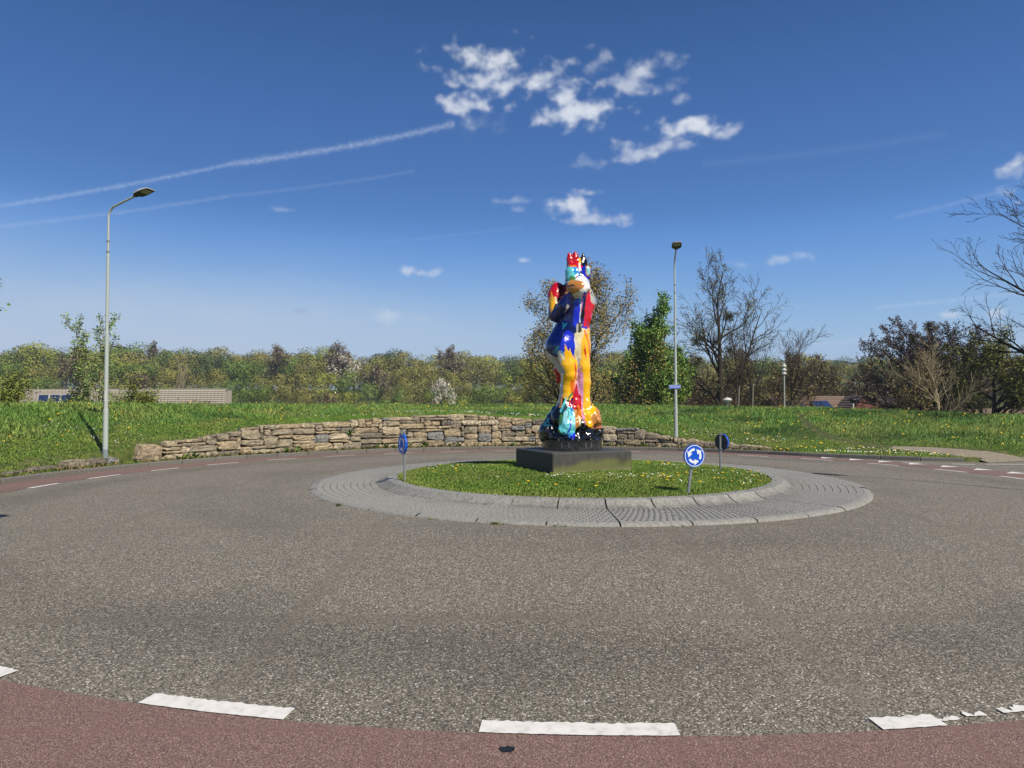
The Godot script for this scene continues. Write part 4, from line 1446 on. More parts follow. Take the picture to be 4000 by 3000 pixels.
# ---------------------------------------------------------------- grass and flowers
func blade_tuft(sd: int, count: int, spread: float, hmin: float, hmax: float, width: float, bend: float) -> ArrayMesh:
	var rng := RandomNumberGenerator.new()
	rng.seed = sd
	var b := MB.new()
	for k in count:
		var a := rng.randf() * TAU
		var p := Vector3(cos(a), 0, sin(a)) * spread * sqrt(rng.randf())
		var h := rng.randf_range(hmin, hmax)
		var lean := Vector3(rng.randf_range(-1, 1), 0, rng.randf_range(-1, 1)) * bend * h
		var w := Vector3(cos(a * 3.7), 0, sin(a * 3.7)) * width * 0.5
		var mid := p + lean * 0.35 + Vector3.UP * h * 0.55
		var tip := p + lean + Vector3.UP * h * (1.0 - bend * 0.25)
		var t := rng.randf_range(0.75, 1.25)
		var warm := rng.randf_range(0.85, 1.2)
		b.col = Color(t * warm, t, t * 0.95)
		var nm := (Vector3.UP * 0.7 + Vector3(-w.z, 0, w.x).normalized() * 0.6 + lean.normalized() * 0.2).normalized()
		var i0 := b.vert(p - w, nm)
		b.vert(p + w, nm)
		b.vert(mid + w * 0.8, nm)
		b.vert(mid - w * 0.8, nm)
		b.vert(tip, nm)
		b.i.append_array([i0, i0 + 2, i0 + 1, i0, i0 + 3, i0 + 2, i0 + 3, i0 + 4, i0 + 2])
	return b.mesh()

func scatter(called: String, label: String, category: String, mesh: ArrayMesh, material: Material, where: Array, tint: PackedColorArray) -> void:
	var mm := MultiMesh.new()
	mm.transform_format = MultiMesh.TRANSFORM_3D
	mm.use_colors = true
	mm.mesh = mesh
	mm.instance_count = where.size()
	for k in where.size():
		mm.set_instance_transform(k, where[k])
		mm.set_instance_color(k, tint[k])
	var o := MultiMeshInstance3D.new()
	o.name = numbered(called)
	o.multimesh = mm
	o.material_override = material
	add_child(o, true)
	tag(o, label, category, "", "stuff")

func upright(p: Vector3, rng: RandomNumberGenerator, s0: float, s1: float, tilt := 0.12) -> Transform3D:
	var b := Basis(Vector3.UP, rng.randf() * TAU) * Basis(Vector3.RIGHT, rng.randf_range(-tilt, tilt))
	var s := rng.randf_range(s0, s1)
	return Transform3D(b.scaled(Vector3(s, s * rng.randf_range(0.8, 1.25), s)), p)

func make_grass() -> void:
	var rng := RandomNumberGenerator.new()
	rng.seed = 31
	var lawn := [blade_tuft(1, 22, 0.07, 0.022, 0.055, 0.006, 0.8), blade_tuft(2, 22, 0.08, 0.018, 0.045, 0.007, 1.0)]
	var tall := [blade_tuft(3, 26, 0.17, 0.1, 0.27, 0.011, 0.75), blade_tuft(4, 26, 0.19, 0.08, 0.24, 0.013, 1.0), blade_tuft(5, 12, 0.2, 0.08, 0.17, 0.045, 1.1)]
	for v in 2:
		var where := []
		var tint := PackedColorArray()
		for k in 9000:
			var r := 3.5 * sqrt(rng.randf())
			var phi := rng.randf() * 360.0
			var p := pa(phi, r)
			var q := Basis(Vector3.UP, deg_to_rad(-23)) * (p - Vector3(1.17, 0, -13.55))
			if absf(q.x) < 0.84 and absf(q.z) < 0.84:
				continue
			p.y = island_y(r) - 0.006
			where.append(upright(p, rng, 0.75, 1.25))
			var patch := wob.get_noise_2d(p.x * 10.0, p.z * 10.0)
			var dry := clampf(0.28 + 0.9 * fine.get_noise_2d(p.x * 5.0, p.z * 5.0) + 0.5 * ss(2.9, 3.5, r), 0, 1)
			var g := rng.randf_range(0.8, 1.2) * (1.0 + 0.22 * patch)
			tint.append((lin(116, 152, 58).lerp(lin(166, 174, 90), dry * 0.6)) * g)
		scatter("lawn_grass", "short mown grass on the round island under the statue", "grass", lawn[v], M.blades, where, tint)
	for v in 2:                                         # mown strip above the wall and beside the right-hand kerb
		var where := []
		var tint := PackedColorArray()
		for k in 17000:
			var phi := rng.randf_range(-104, 68)
			var r := rng.randf_range(11.55, 15.3)
			if phi < 38.0 and phi > -62.0 and r < 12.32 + 0.25 * fine.get_noise_1d(phi * 12.0):
				continue
			if phi <= -62.0 and r > 11.9 and r < 12.5 and rng.randf() < 0.6:
				continue
			if r > 13.9 + 0.9 * wob.get_noise_2d(phi * 3.0, 8.0):
				continue
			if phi > 46.0:
				r += edge_r(phi) - 11.4
			if on_path(pc(phi, r)):
				continue
			var p := pc(phi, r, land(phi, r) - 0.01)
			where.append(upright(p, rng, 0.8, 1.5))
			var g := rng.randf_range(0.75, 1.2) * (1.0 + 0.25 * wob.get_noise_2d(p.x * 7.0, p.z * 7.0))
			tint.append(lin(126, 166, 66).lerp(lin(182, 186, 102), clampf(0.25 + fine.get_noise_2d(p.x * 4.0, p.z * 4.0), 0, 1) * 0.7) * g)
		scatter("mown_grass", "short grass strip between the wall or kerb and the tall meadow", "grass", lawn[v], M.blades, where, tint)
	for v in 3:
		var where := []
		var tint := PackedColorArray()
		var count: int = [26000, 20000, 5000][v]
		for k in count:
			var phi := rng.randf_range(-108, 68)
			var r := sqrt(rng.randf_range(13.2 * 13.2, 23.5 * 23.5))
			if r < 13.9 + 0.9 * wob.get_noise_2d(phi * 3.0, 8.0) + rng.randf_range(-0.3, 0.15):
				continue
			if phi > 46.0:
				r += edge_r(phi) - 11.4
			var p := pc(phi, r, land(phi, r) - 0.01)
			if on_path(p):
				continue
			var clump := wob.get_noise_2d(p.x * 11.0, p.z * 11.0)
			var s := (0.75 + 0.35 * clump) * lerpf(0.7, 1.0, ss(14, 16, r))
			if phi > 38.0:
				s *= 0.8
			where.append(upright(p, rng, s * 0.8, s * 1.3, 0.25))
			var g := rng.randf_range(0.78, 1.2) * (1.0 + 0.2 * clump)
			tint.append((lin(122, 168, 78).lerp(lin(156, 174, 92), clampf(0.4 + fine.get_noise_2d(p.x * 3.0, p.z * 3.0), 0, 1))).lerp(lin(84, 124, 58), clampf(2.6 * wob.get_noise_2d(p.x * 4.5 + 200.0, p.z * 6.0) - 0.2, 0, 0.9)) * g)
		scatter("meadow_grass", "tall bright green meadow grass covering the bank", "grass", tall[v], M.blades, where, tint)
	# weeds in the narrow verge at the wall's foot and in the apron's joints
	var weed := blade_tuft(8, 12, 0.07, 0.03, 0.12, 0.022, 1.0)
	var where2 := []
	var tint2 := PackedColorArray()
	for k in 1700:
		var phi := rng.randf_range(-104, 44)
		if fine.get_noise_1d(phi * 25.0) < rng.randf_range(-0.5, 0.35):
			continue
		var r := rng.randf_range(11.53, 11.86)
		var p := pc(phi, r, 0.045)
		where2.append(upright(p, rng, 0.5, 1.3))
		var dry := clampf(0.45 + 1.2 * fine.get_noise_1d(phi * 17.0 + 50.0), 0, 1)
		tint2.append(lin(92, 112, 40).lerp(lin(156, 134, 96), dry) * rng.randf_range(0.7, 1.2))
	for g in [[-171.5, 2], [-163, 7], [-152, 5], [-131, 4], [-124, 3], [172, 2]]:
		for k in g[1]:
			where2.append(upright(pa(g[0] + rng.randf_range(-0.9, 0.9), rng.randf_range(5.05, 5.1), 0.09), rng, 0.3, 0.7))
			tint2.append(lin(96, 116, 44) * rng.randf_range(0.7, 1.2))
	scatter("verge_weeds", "weeds and dry tufts in the verge at the foot of the wall and the joint of the apron", "weeds", weed, M.blades, where2, tint2)
	# bushy dock plants growing at the wall
	var dock := blade_tuft(12, 16, 0.05, 0.14, 0.3, 0.06, 1.0)
	var nd := 0
	for d in [[-42.5, 11.78, 0.1], [-41, 11.8, 0.1], [-32, 11.8, 0.62], [-27.5, 11.75, 0.1], [-25.8, 11.78, 0.1], [-24.2, 11.8, 0.08], [-22.4, 11.78, 0.1], [-18.8, 11.8, 0.14], [-14.9, 11.75, 0.06], [-13, 11.78, 0.1], [-3.5, 11.8, 0.1], [14, 11.8, 0.06], [19.5, 11.8, 0.06], [-57, 11.72, 0.06], [-59, 11.7, 0.05]]:
		var o := part("wall_weed", dock, mat_plain_leaf(), null, pc(d[0], d[1], d[2] - 0.06))
		o.rotation.y = d[0]
		o.scale = Vector3.ONE * rng.randf_range(0.75, 1.15)
		tag(o, "leafy green weed growing at the foot of the stone wall", "plant", "weeds along the stone wall")
		nd += 1
	flowers(rng)

func mat_plain_leaf() -> StandardMaterial3D:
	if not M.has("weed"):
		M.weed = mat(rgb(98, 128, 52), 0.6, 0, true)
		M.weed.backlight = Color(0.3, 0.3, 0.3)
	return M.weed

func on_path(p: Vector3) -> bool:
	var cl := [Vector2(13.75, -19.1), Vector2(13.6, -19.5), Vector2(13.4, -19.85), Vector2(12.95, -20.25), Vector2(12.5, -20.7), Vector2(12.1, -21.05), Vector2(11.3, -21.9), Vector2(10.8, -23.4), Vector2(11.0, -25.5), Vector2(12.0, -29.0)]
	var w := [0.85, 0.75, 0.6, 0.5, 0.42, 0.34, 0.28, 0.26, 0.22]
	for k in 9:
		var q := Geometry2D.get_closest_point_to_segment(Vector2(p.x, p.z), cl[k], cl[k + 1])
		if q.distance_to(Vector2(p.x, p.z)) < w[k]:
			return true
	return false

func flowers(rng: RandomNumberGenerator) -> void:
	# dandelions on the lawn: stalk and flower head, one thing each
	var head := MB.new()
	for k in 14:
		var a := TAU * k / 14
		var b := TAU * (k + 1) / 14
		head.tri(Vector3(0, 0.012, 0), Vector3(cos(a) * 0.02, 0.006, sin(a) * 0.02), Vector3(cos(b) * 0.02, 0.006, sin(b) * 0.02), Vector3.UP)
		head.tri(Vector3(0, -0.008, 0), Vector3(cos(a) * 0.02, 0.006, sin(a) * 0.02), Vector3(cos(b) * 0.02, 0.006, sin(b) * 0.02), Vector3.DOWN)
	var head_mesh_ := head.mesh()
	var stalk := MB.new()
	stalk.tube(PackedVector3Array([Vector3.ZERO, Vector3(0.004, 0.075, 0)]), PackedFloat32Array([0.003, 0.002]), 5, false)
	var proto := thing("dandelion", "yellow dandelion in flower on the lawn of the island", "flower", pa(150, 2.6, island_y(2.6)), 0, "dandelions on the island")
	part("stalk", stalk, mat(rgb(140, 160, 80), 0.7), proto)
	var hm := part("flower_head", head_mesh_, M.yellow, proto, Vector3(0.004, 0.078, 0))
	hm.scale = Vector3.ONE * 1.15
	var spots := [[96, 2.6, 16, 0.9], [122, 2.9, 12, 0.7], [150, 2.5, 6, 0.5], [68, 2.4, 7, 0.5], [60, 1.9, 5, 0.2], [190, 2.9, 6, 0.6], [230, 2.6, 3, 0.9], [258, 2.7, 4, 0.7], [205, 3.1, 3, 0.5], [130, 1.7, 5, 0.5], [285, 2.6, 4, 0.8], [165, 1.9, 3, 0.3], [141, 2.2, 5, 0.15]]
	for s in spots:
		for k in s[2]:
			var c: Vector3 = pa(s[0], s[1]) + Vector3(rng.randf_range(-1, 1), 0, rng.randf_range(-1, 1)) * s[3]
			var r := Vector2(c.x - A.x, c.z - A.y).length()
			if r > 3.42:
				continue
			c.y = island_y(r) - 0.01
			var o := copy(proto, c, rng.randf() * TAU, rng.randf_range(0.7, 1.25))
			o.rotation.x = rng.randf_range(-0.25, 0.25)
	# the many small ones, and daisies, that nobody could count
	var where := []
	var tint := PackedColorArray()
	for k in 3400:
		var phi := rng.randf_range(-100, 67)
		var r := rng.randf_range(11.6, 20.5)
		if phi > -62.0 and phi < 38.0 and r < 12.5:
			continue
		if phi > 46.0:
			r += edge_r(phi) - 11.4
		var much := 0.06 + 0.75 * exp(-pow((r - (edge_r(phi) + 0.8)) / 0.9, 2.0)) * ss(38, 46, phi) + 0.16 * exp(-pow((r - 14.0) / 1.0, 2.0)) + 0.14 * ss(20, 50, phi)
		if rng.randf() > much * (0.6 + 1.6 * maxf(0.0, wob.get_noise_2d(phi * 6.0, r * 9.0) + 0.25)):
			continue
		var p := pc(phi, r, land(phi, r) + (0.07 if r < 14.0 else 0.2))
		if on_path(p):
			continue
		var s := rng.randf_range(0.8, 1.4)
		where.append(Transform3D(Basis(Vector3.RIGHT, rng.randf_range(0.1, 0.7)).scaled(Vector3.ONE * s), p))
		tint.append(Color.WHITE)
	scatter("dandelion_flowers", "scattered yellow dandelion flowers along the bank and the kerb", "flowers", head_mesh_, M.yellow, where, tint)
	where = []
	tint = PackedColorArray()
	var daisy := MB.new()
	for k in 8:
		var a := TAU * k / 8
		var b := TAU * (k + 1) / 8
		daisy.tri(Vector3(0, 0.002, 0), Vector3(cos(a) * 0.011, 0.004, sin(a) * 0.011), Vector3(cos(b) * 0.011, 0.004, sin(b) * 0.011), Vector3.UP)
	for s in [[176, 1.45, 24, 0.7], [150, 1.75, 26, 0.6], [100, 2.6, 22, 0.9], [75, 2.0, 14, 0.7], [215, 2.2, 7, 1.0], [285, 2.9, 16, 0.8], [130, 2.9, 12, 0.9], [195, 1.6, 8, 0.4]]:
		for k in s[2]:
			var c: Vector3 = pa(s[0], s[1]) + Vector3(rng.randf_range(-1, 1), 0, rng.randf_range(-1, 1) * 0.5) * s[3]
			var r := Vector2(c.x - A.x, c.z - A.y).length()
			if r > 3.4:
				continue
			c.y = island_y(r) + 0.05
			where.append(Transform3D(Basis(Vector3.RIGHT, rng.randf_range(0.0, 0.5)).scaled(Vector3.ONE * rng.randf_range(0.8, 1.3)), c))
			tint.append(Color.WHITE)
	for s in [[-12, 13.6, 90, 3.0], [-2, 13.8, 60, 2.0], [-30, 13.4, 40, 3.0], [52, 12.4, 120, 1.4], [36, 12.5, 60, 1.2], [28, 13.2, 40, 2.0], [-65, 13.2, 40, 2.0], [60, 13.3, 60, 1.0]]:
		for k in s[2]:
			var c: Vector3 = pc(s[0], s[1]) + Vector3(rng.randf_range(-1, 1) * s[3], 0, rng.randf_range(-0.5, 0.5))
			var q := to_polar(c)
			if q.y < 12.3 and q.x < 38.0 or q.x > 50.0 and q.y < edge_r(q.x) + 0.3:
				continue
			if on_path(c):
				continue
			c.y = land(q.x, q.y) + 0.07
			where.append(Transform3D(Basis(Vector3.RIGHT, rng.randf_range(0.2, 0.8)).scaled(Vector3.ONE * rng.randf_range(1.0, 1.6)), c))
			tint.append(Color.WHITE)
	scatter("daisies", "tiny white daisies in patches in the short grass", "flowers", daisy.mesh(), M.petal, where, tint)

# ---------------------------------------------------------------- trees
class Grower:
	var wood := MB.new()
	var tips := PackedVector3Array()
	var tip_dirs := PackedVector3Array()
	var rng := RandomNumberGenerator.new()
	var levels := 3
	var kids := [9, 6, 5, 4]
	var ratio := [0.5, 0.5, 0.5, 0.5]     # child length against its parent's
	var spread := [0.9, 0.8, 0.7, 0.7]    # radians off the parent
	var start := 0.3
	var lift := 0.25
	var wander := 0.14
	var min_r := 0.008

	func branch(p: Vector3, d: Vector3, length: float, r: float, lv: int) -> void:
		var segs := 7 if lv == 0 else 4 if lv < 3 else 2
		var pts := PackedVector3Array([p])
		var rad := PackedFloat32Array([r])
		var dirs := [d]
		var q := p
		for k in segs:
			d = (d + Vector3(rng.randf_range(-1, 1), rng.randf_range(-1, 1), rng.randf_range(-1, 1)) * wander * (0.5 if lv == 0 else 1.4) + Vector3.UP * lift * (0.1 if lv == 0 else 0.4)).normalized()
			q += d * length / segs
			pts.append(q)
			rad.append(maxf(r * (1.0 - 0.8 * (k + 1.0) / segs), min_r))
			dirs.append(d)
		wood.tube(pts, rad, 7 if lv == 0 else 5 if lv == 1 else 3, false)
		if lv >= levels:
			for k in range(1, segs + 1):
				tips.append(pts[k])
				tip_dirs.append(dirs[k])
			return
		var n: int = kids[lv]
		for k in n:
			var f := lerpf(start if lv == 0 else 0.2, 1.0, (k + rng.randf() * 0.8) / n)
			f = minf(f, 0.99)
			var j := int(f * segs)
			var base := pts[j].lerp(pts[j + 1], f * segs - j)
			var dd: Vector3 = dirs[j + 1]
			var side := dd.cross(Vector3(rng.randf_range(-1, 1), rng.randf_range(-1, 1), rng.randf_range(-1, 1))).normalized()
			var ang: float = spread[lv] * rng.randf_range(0.7, 1.2) * lerpf(1.15, 0.75, f)
			var nd := (dd * cos(ang) + side * sin(ang)).normalized()
			var ln: float = length * ratio[lv] * rng.randf_range(0.7, 1.2) * (lerpf(1.15, 0.6, f) if lv == 0 else lerpf(1.1, 0.75, f))
			branch(base, nd, ln, maxf(lerpf(r, r * 0.3, f) * 0.6, min_r), lv + 1)

func leaves(g: Grower, share: float, per: int, size: float, spread: float, tones: Array, droop := 0.3) -> MB:
	var b := MB.new()
	var rng := RandomNumberGenerator.new()
	rng.seed = g.rng.seed + 5
	var cs := []
	for t in tones:
		cs.append(lin(t[0], t[1], t[2]))
	for k in g.tips.size():
		if rng.randf() > share:
			continue
		for j in per:
			var p := g.tips[k] + Vector3(rng.randf_range(-1, 1), rng.randf_range(-1, 1), rng.randf_range(-1, 1)) * spread
			var u := Vector3(rng.randf_range(-1, 1), rng.randf_range(-1, 0.4) * droop * 2.0, rng.randf_range(-1, 1)).normalized()
			var w := u.cross(Vector3(rng.randf_range(-1, 1), rng.randf_range(-1, 1), rng.randf_range(-1, 1))).normalized()
			var s := size * rng.randf_range(0.6, 1.3)
			var c: Color = cs[rng.randi() % cs.size()]
			b.col = c * rng.randf_range(0.75, 1.2)
			var a := p
			var m1 := p + u * s * 0.5 + w * s * 0.36
			var m2 := p + u * s * 0.5 - w * s * 0.36
			var e := p + u * s
			var nm := (e - a).cross(m1 - a).normalized()
			if nm.y < 0.0:
				nm = -nm
			var i0 := b.vert(a, nm)
			b.vert(m1, nm)
			b.vert(e, nm)
			b.vert(m2, nm)
			b.tri3(i0, i0 + 1, i0 + 2)
			b.tri3(i0, i0 + 2, i0 + 3)
	return b

func ball(g: Grower, at: Vector3, r: float) -> MB:      # a mistletoe ball: a dense globe of little twigs and leaves
	var b := MB.new()
	var rng := RandomNumberGenerator.new()
	rng.seed = int(at.x * 100.0) + 9
	for k in 420:
		var d := Vector3(rng.randf_range(-1, 1), rng.randf_range(-1, 1), rng.randf_range(-1, 1)).normalized()
		var p := at + d * r * pow(rng.randf(), 0.5)
		var u := (d + Vector3(rng.randf_range(-1, 1), rng.randf_range(-1, 1), rng.randf_range(-1, 1)) * 0.6).normalized()
		var w := u.cross(Vector3(rng.randf_range(-1, 1), rng.randf_range(-1, 1), rng.randf_range(-1, 1))).normalized()
		var s := r * 0.3
		b.col = lin(72, 78, 34) * rng.randf_range(0.6, 1.2)
		b.quad(p, p + u * s * 0.5 + w * s * 0.2, p + u * s, p + u * s * 0.5 - w * s * 0.2, d)
		b.quad(at, at + w * 0.01, p + w * 0.008, p, d)
	return b

func plant_tree(called: String, label: String, at: Vector3, g: Grower, crown: MB, bark: Material, group := "", wood_name := "trunk") -> Node3D:
	var o := thing(called, label, "tree", at, 0.0, group)
	part(wood_name, g.wood, bark, o)
	if crown and crown.v.size():
		part("crown", crown, M.leaf, o)
	return o

func grower(sd: int, levels: int, kids: Array, ratio: Array, spread: Array, start: float, lift: float, wander: float, tone: Color) -> Grower:
	var g := Grower.new()
	g.rng.seed = sd
	g.levels = levels
	g.kids = kids
	g.ratio = ratio
	g.spread = spread
	g.start = start
	g.lift = lift
	g.wander = wander
	g.wood.col = tone
	return g

func make_trees() -> void:
	var olive := [[160, 142, 66], [142, 128, 62], [124, 116, 58], [172, 150, 84]]
	var green := [[92, 132, 40], [112, 150, 52], [76, 112, 38], [128, 160, 66]]
	var g: Grower
	# behind the statue: a broad tree breaking into bronze-yellow leaf
	g = grower(101, 3, [24, 11, 8], [0.66, 0.45, 0.4], [1.0, 0.75, 0.7], 0.06, 0.35, 0.13, Color(0.5, 0.45, 0.38))
	g.branch(Vector3.ZERO, Vector3(0.02, 1, 0), 9.6, 0.2, 0)
	plant_tree("budding_tree", "broad tree in bronze-yellow young leaf directly behind the statue", Vector3(4.7, -2.0, -48), g, leaves(g, 0.95, 6, 0.13, 0.3, olive), M.bark)
	# bright green tree to its right
	g = grower(102, 3, [17, 9, 6], [0.52, 0.5, 0.42], [0.9, 0.75, 0.7], 0.14, 0.35, 0.13, Color(0.4, 0.36, 0.3))
	g.branch(Vector3.ZERO, Vector3(-0.02, 1, 0), 8.4, 0.2, 0)
	plant_tree("green_tree", "dense tree in fresh green leaf between the bronze tree and the street lamp", Vector3(10.1, -2.2, -52), g, leaves(g, 1.0, 13, 0.17, 0.32, green, 0.8), M.bark)
	g = grower(103, 3, [13, 7, 5], [0.4, 0.5, 0.42], [0.9, 0.75, 0.7], 0.2, 0.3, 0.13, Color(0.4, 0.36, 0.3))
	g.branch(Vector3.ZERO, Vector3(0.02, 1, 0), 5.6, 0.15, 0)
	plant_tree("low_green_tree", "lower green tree whose foliage reaches behind the lamp's name sign", Vector3(11.6, -2.2, -50), g, leaves(g, 1.0, 11, 0.16, 0.32, [[112, 140, 48], [96, 120, 44], [140, 152, 70]], 0.8), M.bark)
	# the tall one with mistletoe
	g = grower(104, 4, [14, 7, 5, 3], [0.56, 0.54, 0.52, 0.55], [0.98, 0.8, 0.75, 0.7], 0.24, 0.24, 0.16, Color(0.42, 0.38, 0.32))
	g.min_r = 0.013
	g.branch(Vector3.ZERO, Vector3(0.03, 1, 0), 12.6, 0.36, 0)
	var tall := plant_tree("tall_tree", "tall nearly bare tree with dark mistletoe balls right of the street lamp", Vector3(18.5, -2.0, -62), g, leaves(g, 0.8, 2, 0.12, 0.22, [[140, 142, 92], [158, 158, 112]]), M.bark)
	for b in [[-2.0, 9.1, 0.5, 0.5], [0.95, 11.3, 0.4, 0.48], [-0.35, 9.0, 0.6, 0.36], [0.95, 8.3, 0.5, 0.38], [-1.8, 7.4, 0.5, 0.34]]:
		part("mistletoe", ball(g, Vector3(b[0], b[1], b[2]), b[3]), M.leaf, tall)
	# small tree with mistletoe seen beside the lamp
	g = grower(105, 3, [9, 6, 5], [0.42, 0.5, 0.5], [0.8, 0.7, 0.7], 0.45, 0.3, 0.16, Color(0.42, 0.38, 0.32))
	g.min_r = 0.014
	g.branch(Vector3.ZERO, Vector3(0.0, 1, 0), 12.4, 0.2, 0)
	var small := plant_tree("bare_tree", "small bare tree with a big mistletoe ball just behind the street lamp", Vector3(18.7, -2.0, -80), g, null, M.bark)
	for b in [[-0.4, 8.2, 0.3, 0.75], [0.6, 8.7, 0.3, 0.6], [0.5, 9.7, 0.2, 0.5]]:
		part("mistletoe", ball(g, Vector3(b[0], b[1], b[2]), b[3]), M.leaf, small)
	# thin bare ones right of the tall tree
	g = grower(106, 3, [10, 6, 4], [0.42, 0.5, 0.5], [0.65, 0.7, 0.7], 0.35, 0.35, 0.13, Color(0.8, 0.74, 0.66))
	g.min_r = 0.011
	g.branch(Vector3.ZERO, Vector3(-0.04, 1, 0), 8.2, 0.13, 0)
	plant_tree("bare_tree", "thin bare tree with a pale trunk between two wooden stakes", Vector3(18.1, -1.9, -55), g, null, M.bark)
	g = grower(107, 3, [11, 6, 4], [0.38, 0.5, 0.5], [0.7, 0.7, 0.7], 0.3, 0.35, 0.13, Color(0.75, 0.7, 0.62))
	g.min_r = 0.011
	g.branch(Vector3.ZERO, Vector3(0.02, 1, 0), 9.6, 0.13, 0)
	plant_tree("bare_tree", "slender tree with a few pale green leaves right of the wooden stakes", Vector3(19.4, -1.9, -55.5), g, leaves(g, 0.3, 2, 0.12, 0.2, [[140, 146, 84]]), M.bark)
	g = grower(108, 3, [9, 7, 5], [0.62, 0.52, 0.5], [0.85, 0.75, 0.7], 0.42, 0.25, 0.12, Color(0.85, 0.78, 0.7))
	g.min_r = 0.012
	g.branch(Vector3.ZERO, Vector3(0.0, 1, 0), 7.4, 0.16, 0)
	plant_tree("bare_tree", "spreading leafless tree beside the tall white pole", Vector3(23.6, -1.9, -58), g, null, M.bark)
	# right-hand group
	g = grower(109, 4, [14, 7, 5, 3], [0.8, 0.54, 0.45, 0.5], [1.1, 0.8, 0.75, 0.7], 0.34, 0.2, 0.18, Color(0.32, 0.27, 0.25))
	g.min_r = 0.014
	g.branch(Vector3.ZERO, Vector3(-0.12, 1, 0), 6.6, 0.34, 0)
	g.branch(Vector3(0.7, 0, 0.2), Vector3(0.42, 1, 0.1), 6.6, 0.3, 0)
	var dark := plant_tree("dark_tree", "large dark tree with purplish buds and mistletoe on the right", Vector3(32.2, -1.4, -55), g, leaves(g, 0.72, 4, 0.14, 0.15, [[88, 70, 72], [70, 56, 58], [104, 88, 84]], 0.9), M.bark)
	for b in [[-1.0, 7.9, 1.4, 0.42], [0.3, 8.9, 1.4, 0.46], [0.25, 7.0, 1.4, 0.5], [1.2, 6.4, 1.4, 0.4]]:
		part("mistletoe", ball(g, Vector3(b[0], b[1], b[2]), b[3]), M.leaf, dark)
	g = grower(110, 3, [12, 8, 5], [0.75, 0.5, 0.45], [0.95, 0.75, 0.7], 0.12, 0.25, 0.13, Color(1.0, 0.96, 0.86))
	g.min_r = 0.01
	g.branch(Vector3.ZERO, Vector3(0.0, 1, 0), 4.3, 0.13, 0)
	plant_tree("pale_tree", "small pale-barked bare tree in front of the large dark tree", Vector3(26.1, -0.6, -42), g, null, M.bark_pale)
	g = grower(111, 3, [18, 9, 6], [0.78, 0.5, 0.42], [1.0, 0.75, 0.7], 0.14, 0.25, 0.13, Color(0.35, 0.3, 0.26))
	g.branch(Vector3.ZERO, Vector3(0.05, 1, 0), 4.9, 0.22, 0)
	plant_tree("bushy_tree", "broad bushy tree in olive-green young leaf near the right edge", Vector3(33.4, -1.0, -48), g, leaves(g, 1.0, 8, 0.14, 0.3, [[118, 122, 48], [98, 104, 42], [138, 132, 56], [84, 88, 40]], 0.8), M.bark)
	g = grower(112, 3, [14, 8, 6], [0.62, 0.5, 0.42], [1.0, 0.75, 0.7], 0.12, 0.25, 0.13, Color(0.35, 0.3, 0.26))
	g.branch(Vector3.ZERO, Vector3(-0.05, 1, 0), 4.6, 0.2, 0)
	plant_tree("brown_tree", "olive-brown budding tree in front of the large dark tree's foot", Vector3(29.8, -1.2, -50), g, leaves(g, 0.7, 5, 0.13, 0.28, [[112, 98, 50], [92, 78, 46], [128, 112, 58]], 0.8), M.bark)
	# the big bare one whose branches reach in from the right
	g = grower(113, 4, [15, 8, 5, 3], [0.72, 0.5, 0.48, 0.5], [1.05, 0.7, 0.65, 0.65], 0.24, 0.12, 0.13, Color(0.35, 0.3, 0.27))
	g.min_r = 0.007
	g.branch(Vector3.ZERO, Vector3(-0.03, 1, 0), 7.3, 0.24, 0)
	plant_tree("bare_tree", "large leafless tree whose dark branches reach in from the right edge", Vector3(22.3, 0.2, -24.6), g, null, M.bark)
	# left: saplings, shrubs, and a tree just outside the picture
	for q in [[201, -21.0, -33.5, 6.1, "taller left sapling with sparse pale green leaves behind the bank"], [202, -19.9, -33.0, 6.2, "sparse pale green sapling just left of the street lamp"]]:
		g = grower(q[0], 2, [18, 7], [0.26, 0.42], [0.8, 0.7], 0.22, 0.5, 0.1, Color(0.75, 0.75, 0.6))
		g.branch(Vector3.ZERO, Vector3(0.02, 1, 0), q[3], 0.06, 0)
		plant_tree("sapling", q[4], Vector3(q[1], -0.9, q[2]), g, leaves(g, 0.9, 3, 0.11, 0.11, [[142, 160, 84], [150, 172, 104], [108, 136, 66]]), M.bark_pale)
	var shrub_spots := [[-25.2, -34.0, 2.9, 301, "yellow-green shrub at the far left edge behind the bank"], [-22.6, -36.0, 2.2, 302, "low green shrub beside the left end of the low building"], [-19.6, -36.5, 2.5, 303, "wide green shrub below the two saplings"], [-16.6, -37.0, 2.0, 304, "low spreading shrub in front of the low building right of the lamp"]]
	for q in shrub_spots:
		g = grower(q[3], 2, [22, 9], [0.75, 0.5], [0.9, 0.8], 0.03, 0.25, 0.15, Color(0.5, 0.45, 0.35))
		g.branch(Vector3.ZERO, Vector3.UP, q[2], 0.06, 0)
		plant_tree("shrub", q[4], Vector3(q[0], -1.0, q[1]), g, leaves(g, 1.0, 10 if q[3] < 304 else 3, 0.1, 0.2, [[118, 130, 48], [96, 114, 42], [140, 146, 62]] if q[3] != 304 else [[128, 116, 56], [108, 108, 48]]), M.bark, "", "stems")
	g = grower(114, 3, [12, 7, 5], [0.55, 0.5, 0.5], [1.0, 0.7, 0.7], 0.3, 0.2, 0.14, Color(0.45, 0.4, 0.34))
	g.branch(Vector3.ZERO, Vector3.UP, 7.2, 0.16, 0)
	plant_tree("leafing_tree", "tree just outside the left edge whose leafy twig tips reach into the picture", Vector3(-20.6, 0.4, -22.6), g, leaves(g, 0.6, 2, 0.13, 0.15, green), M.bark)
	woods()

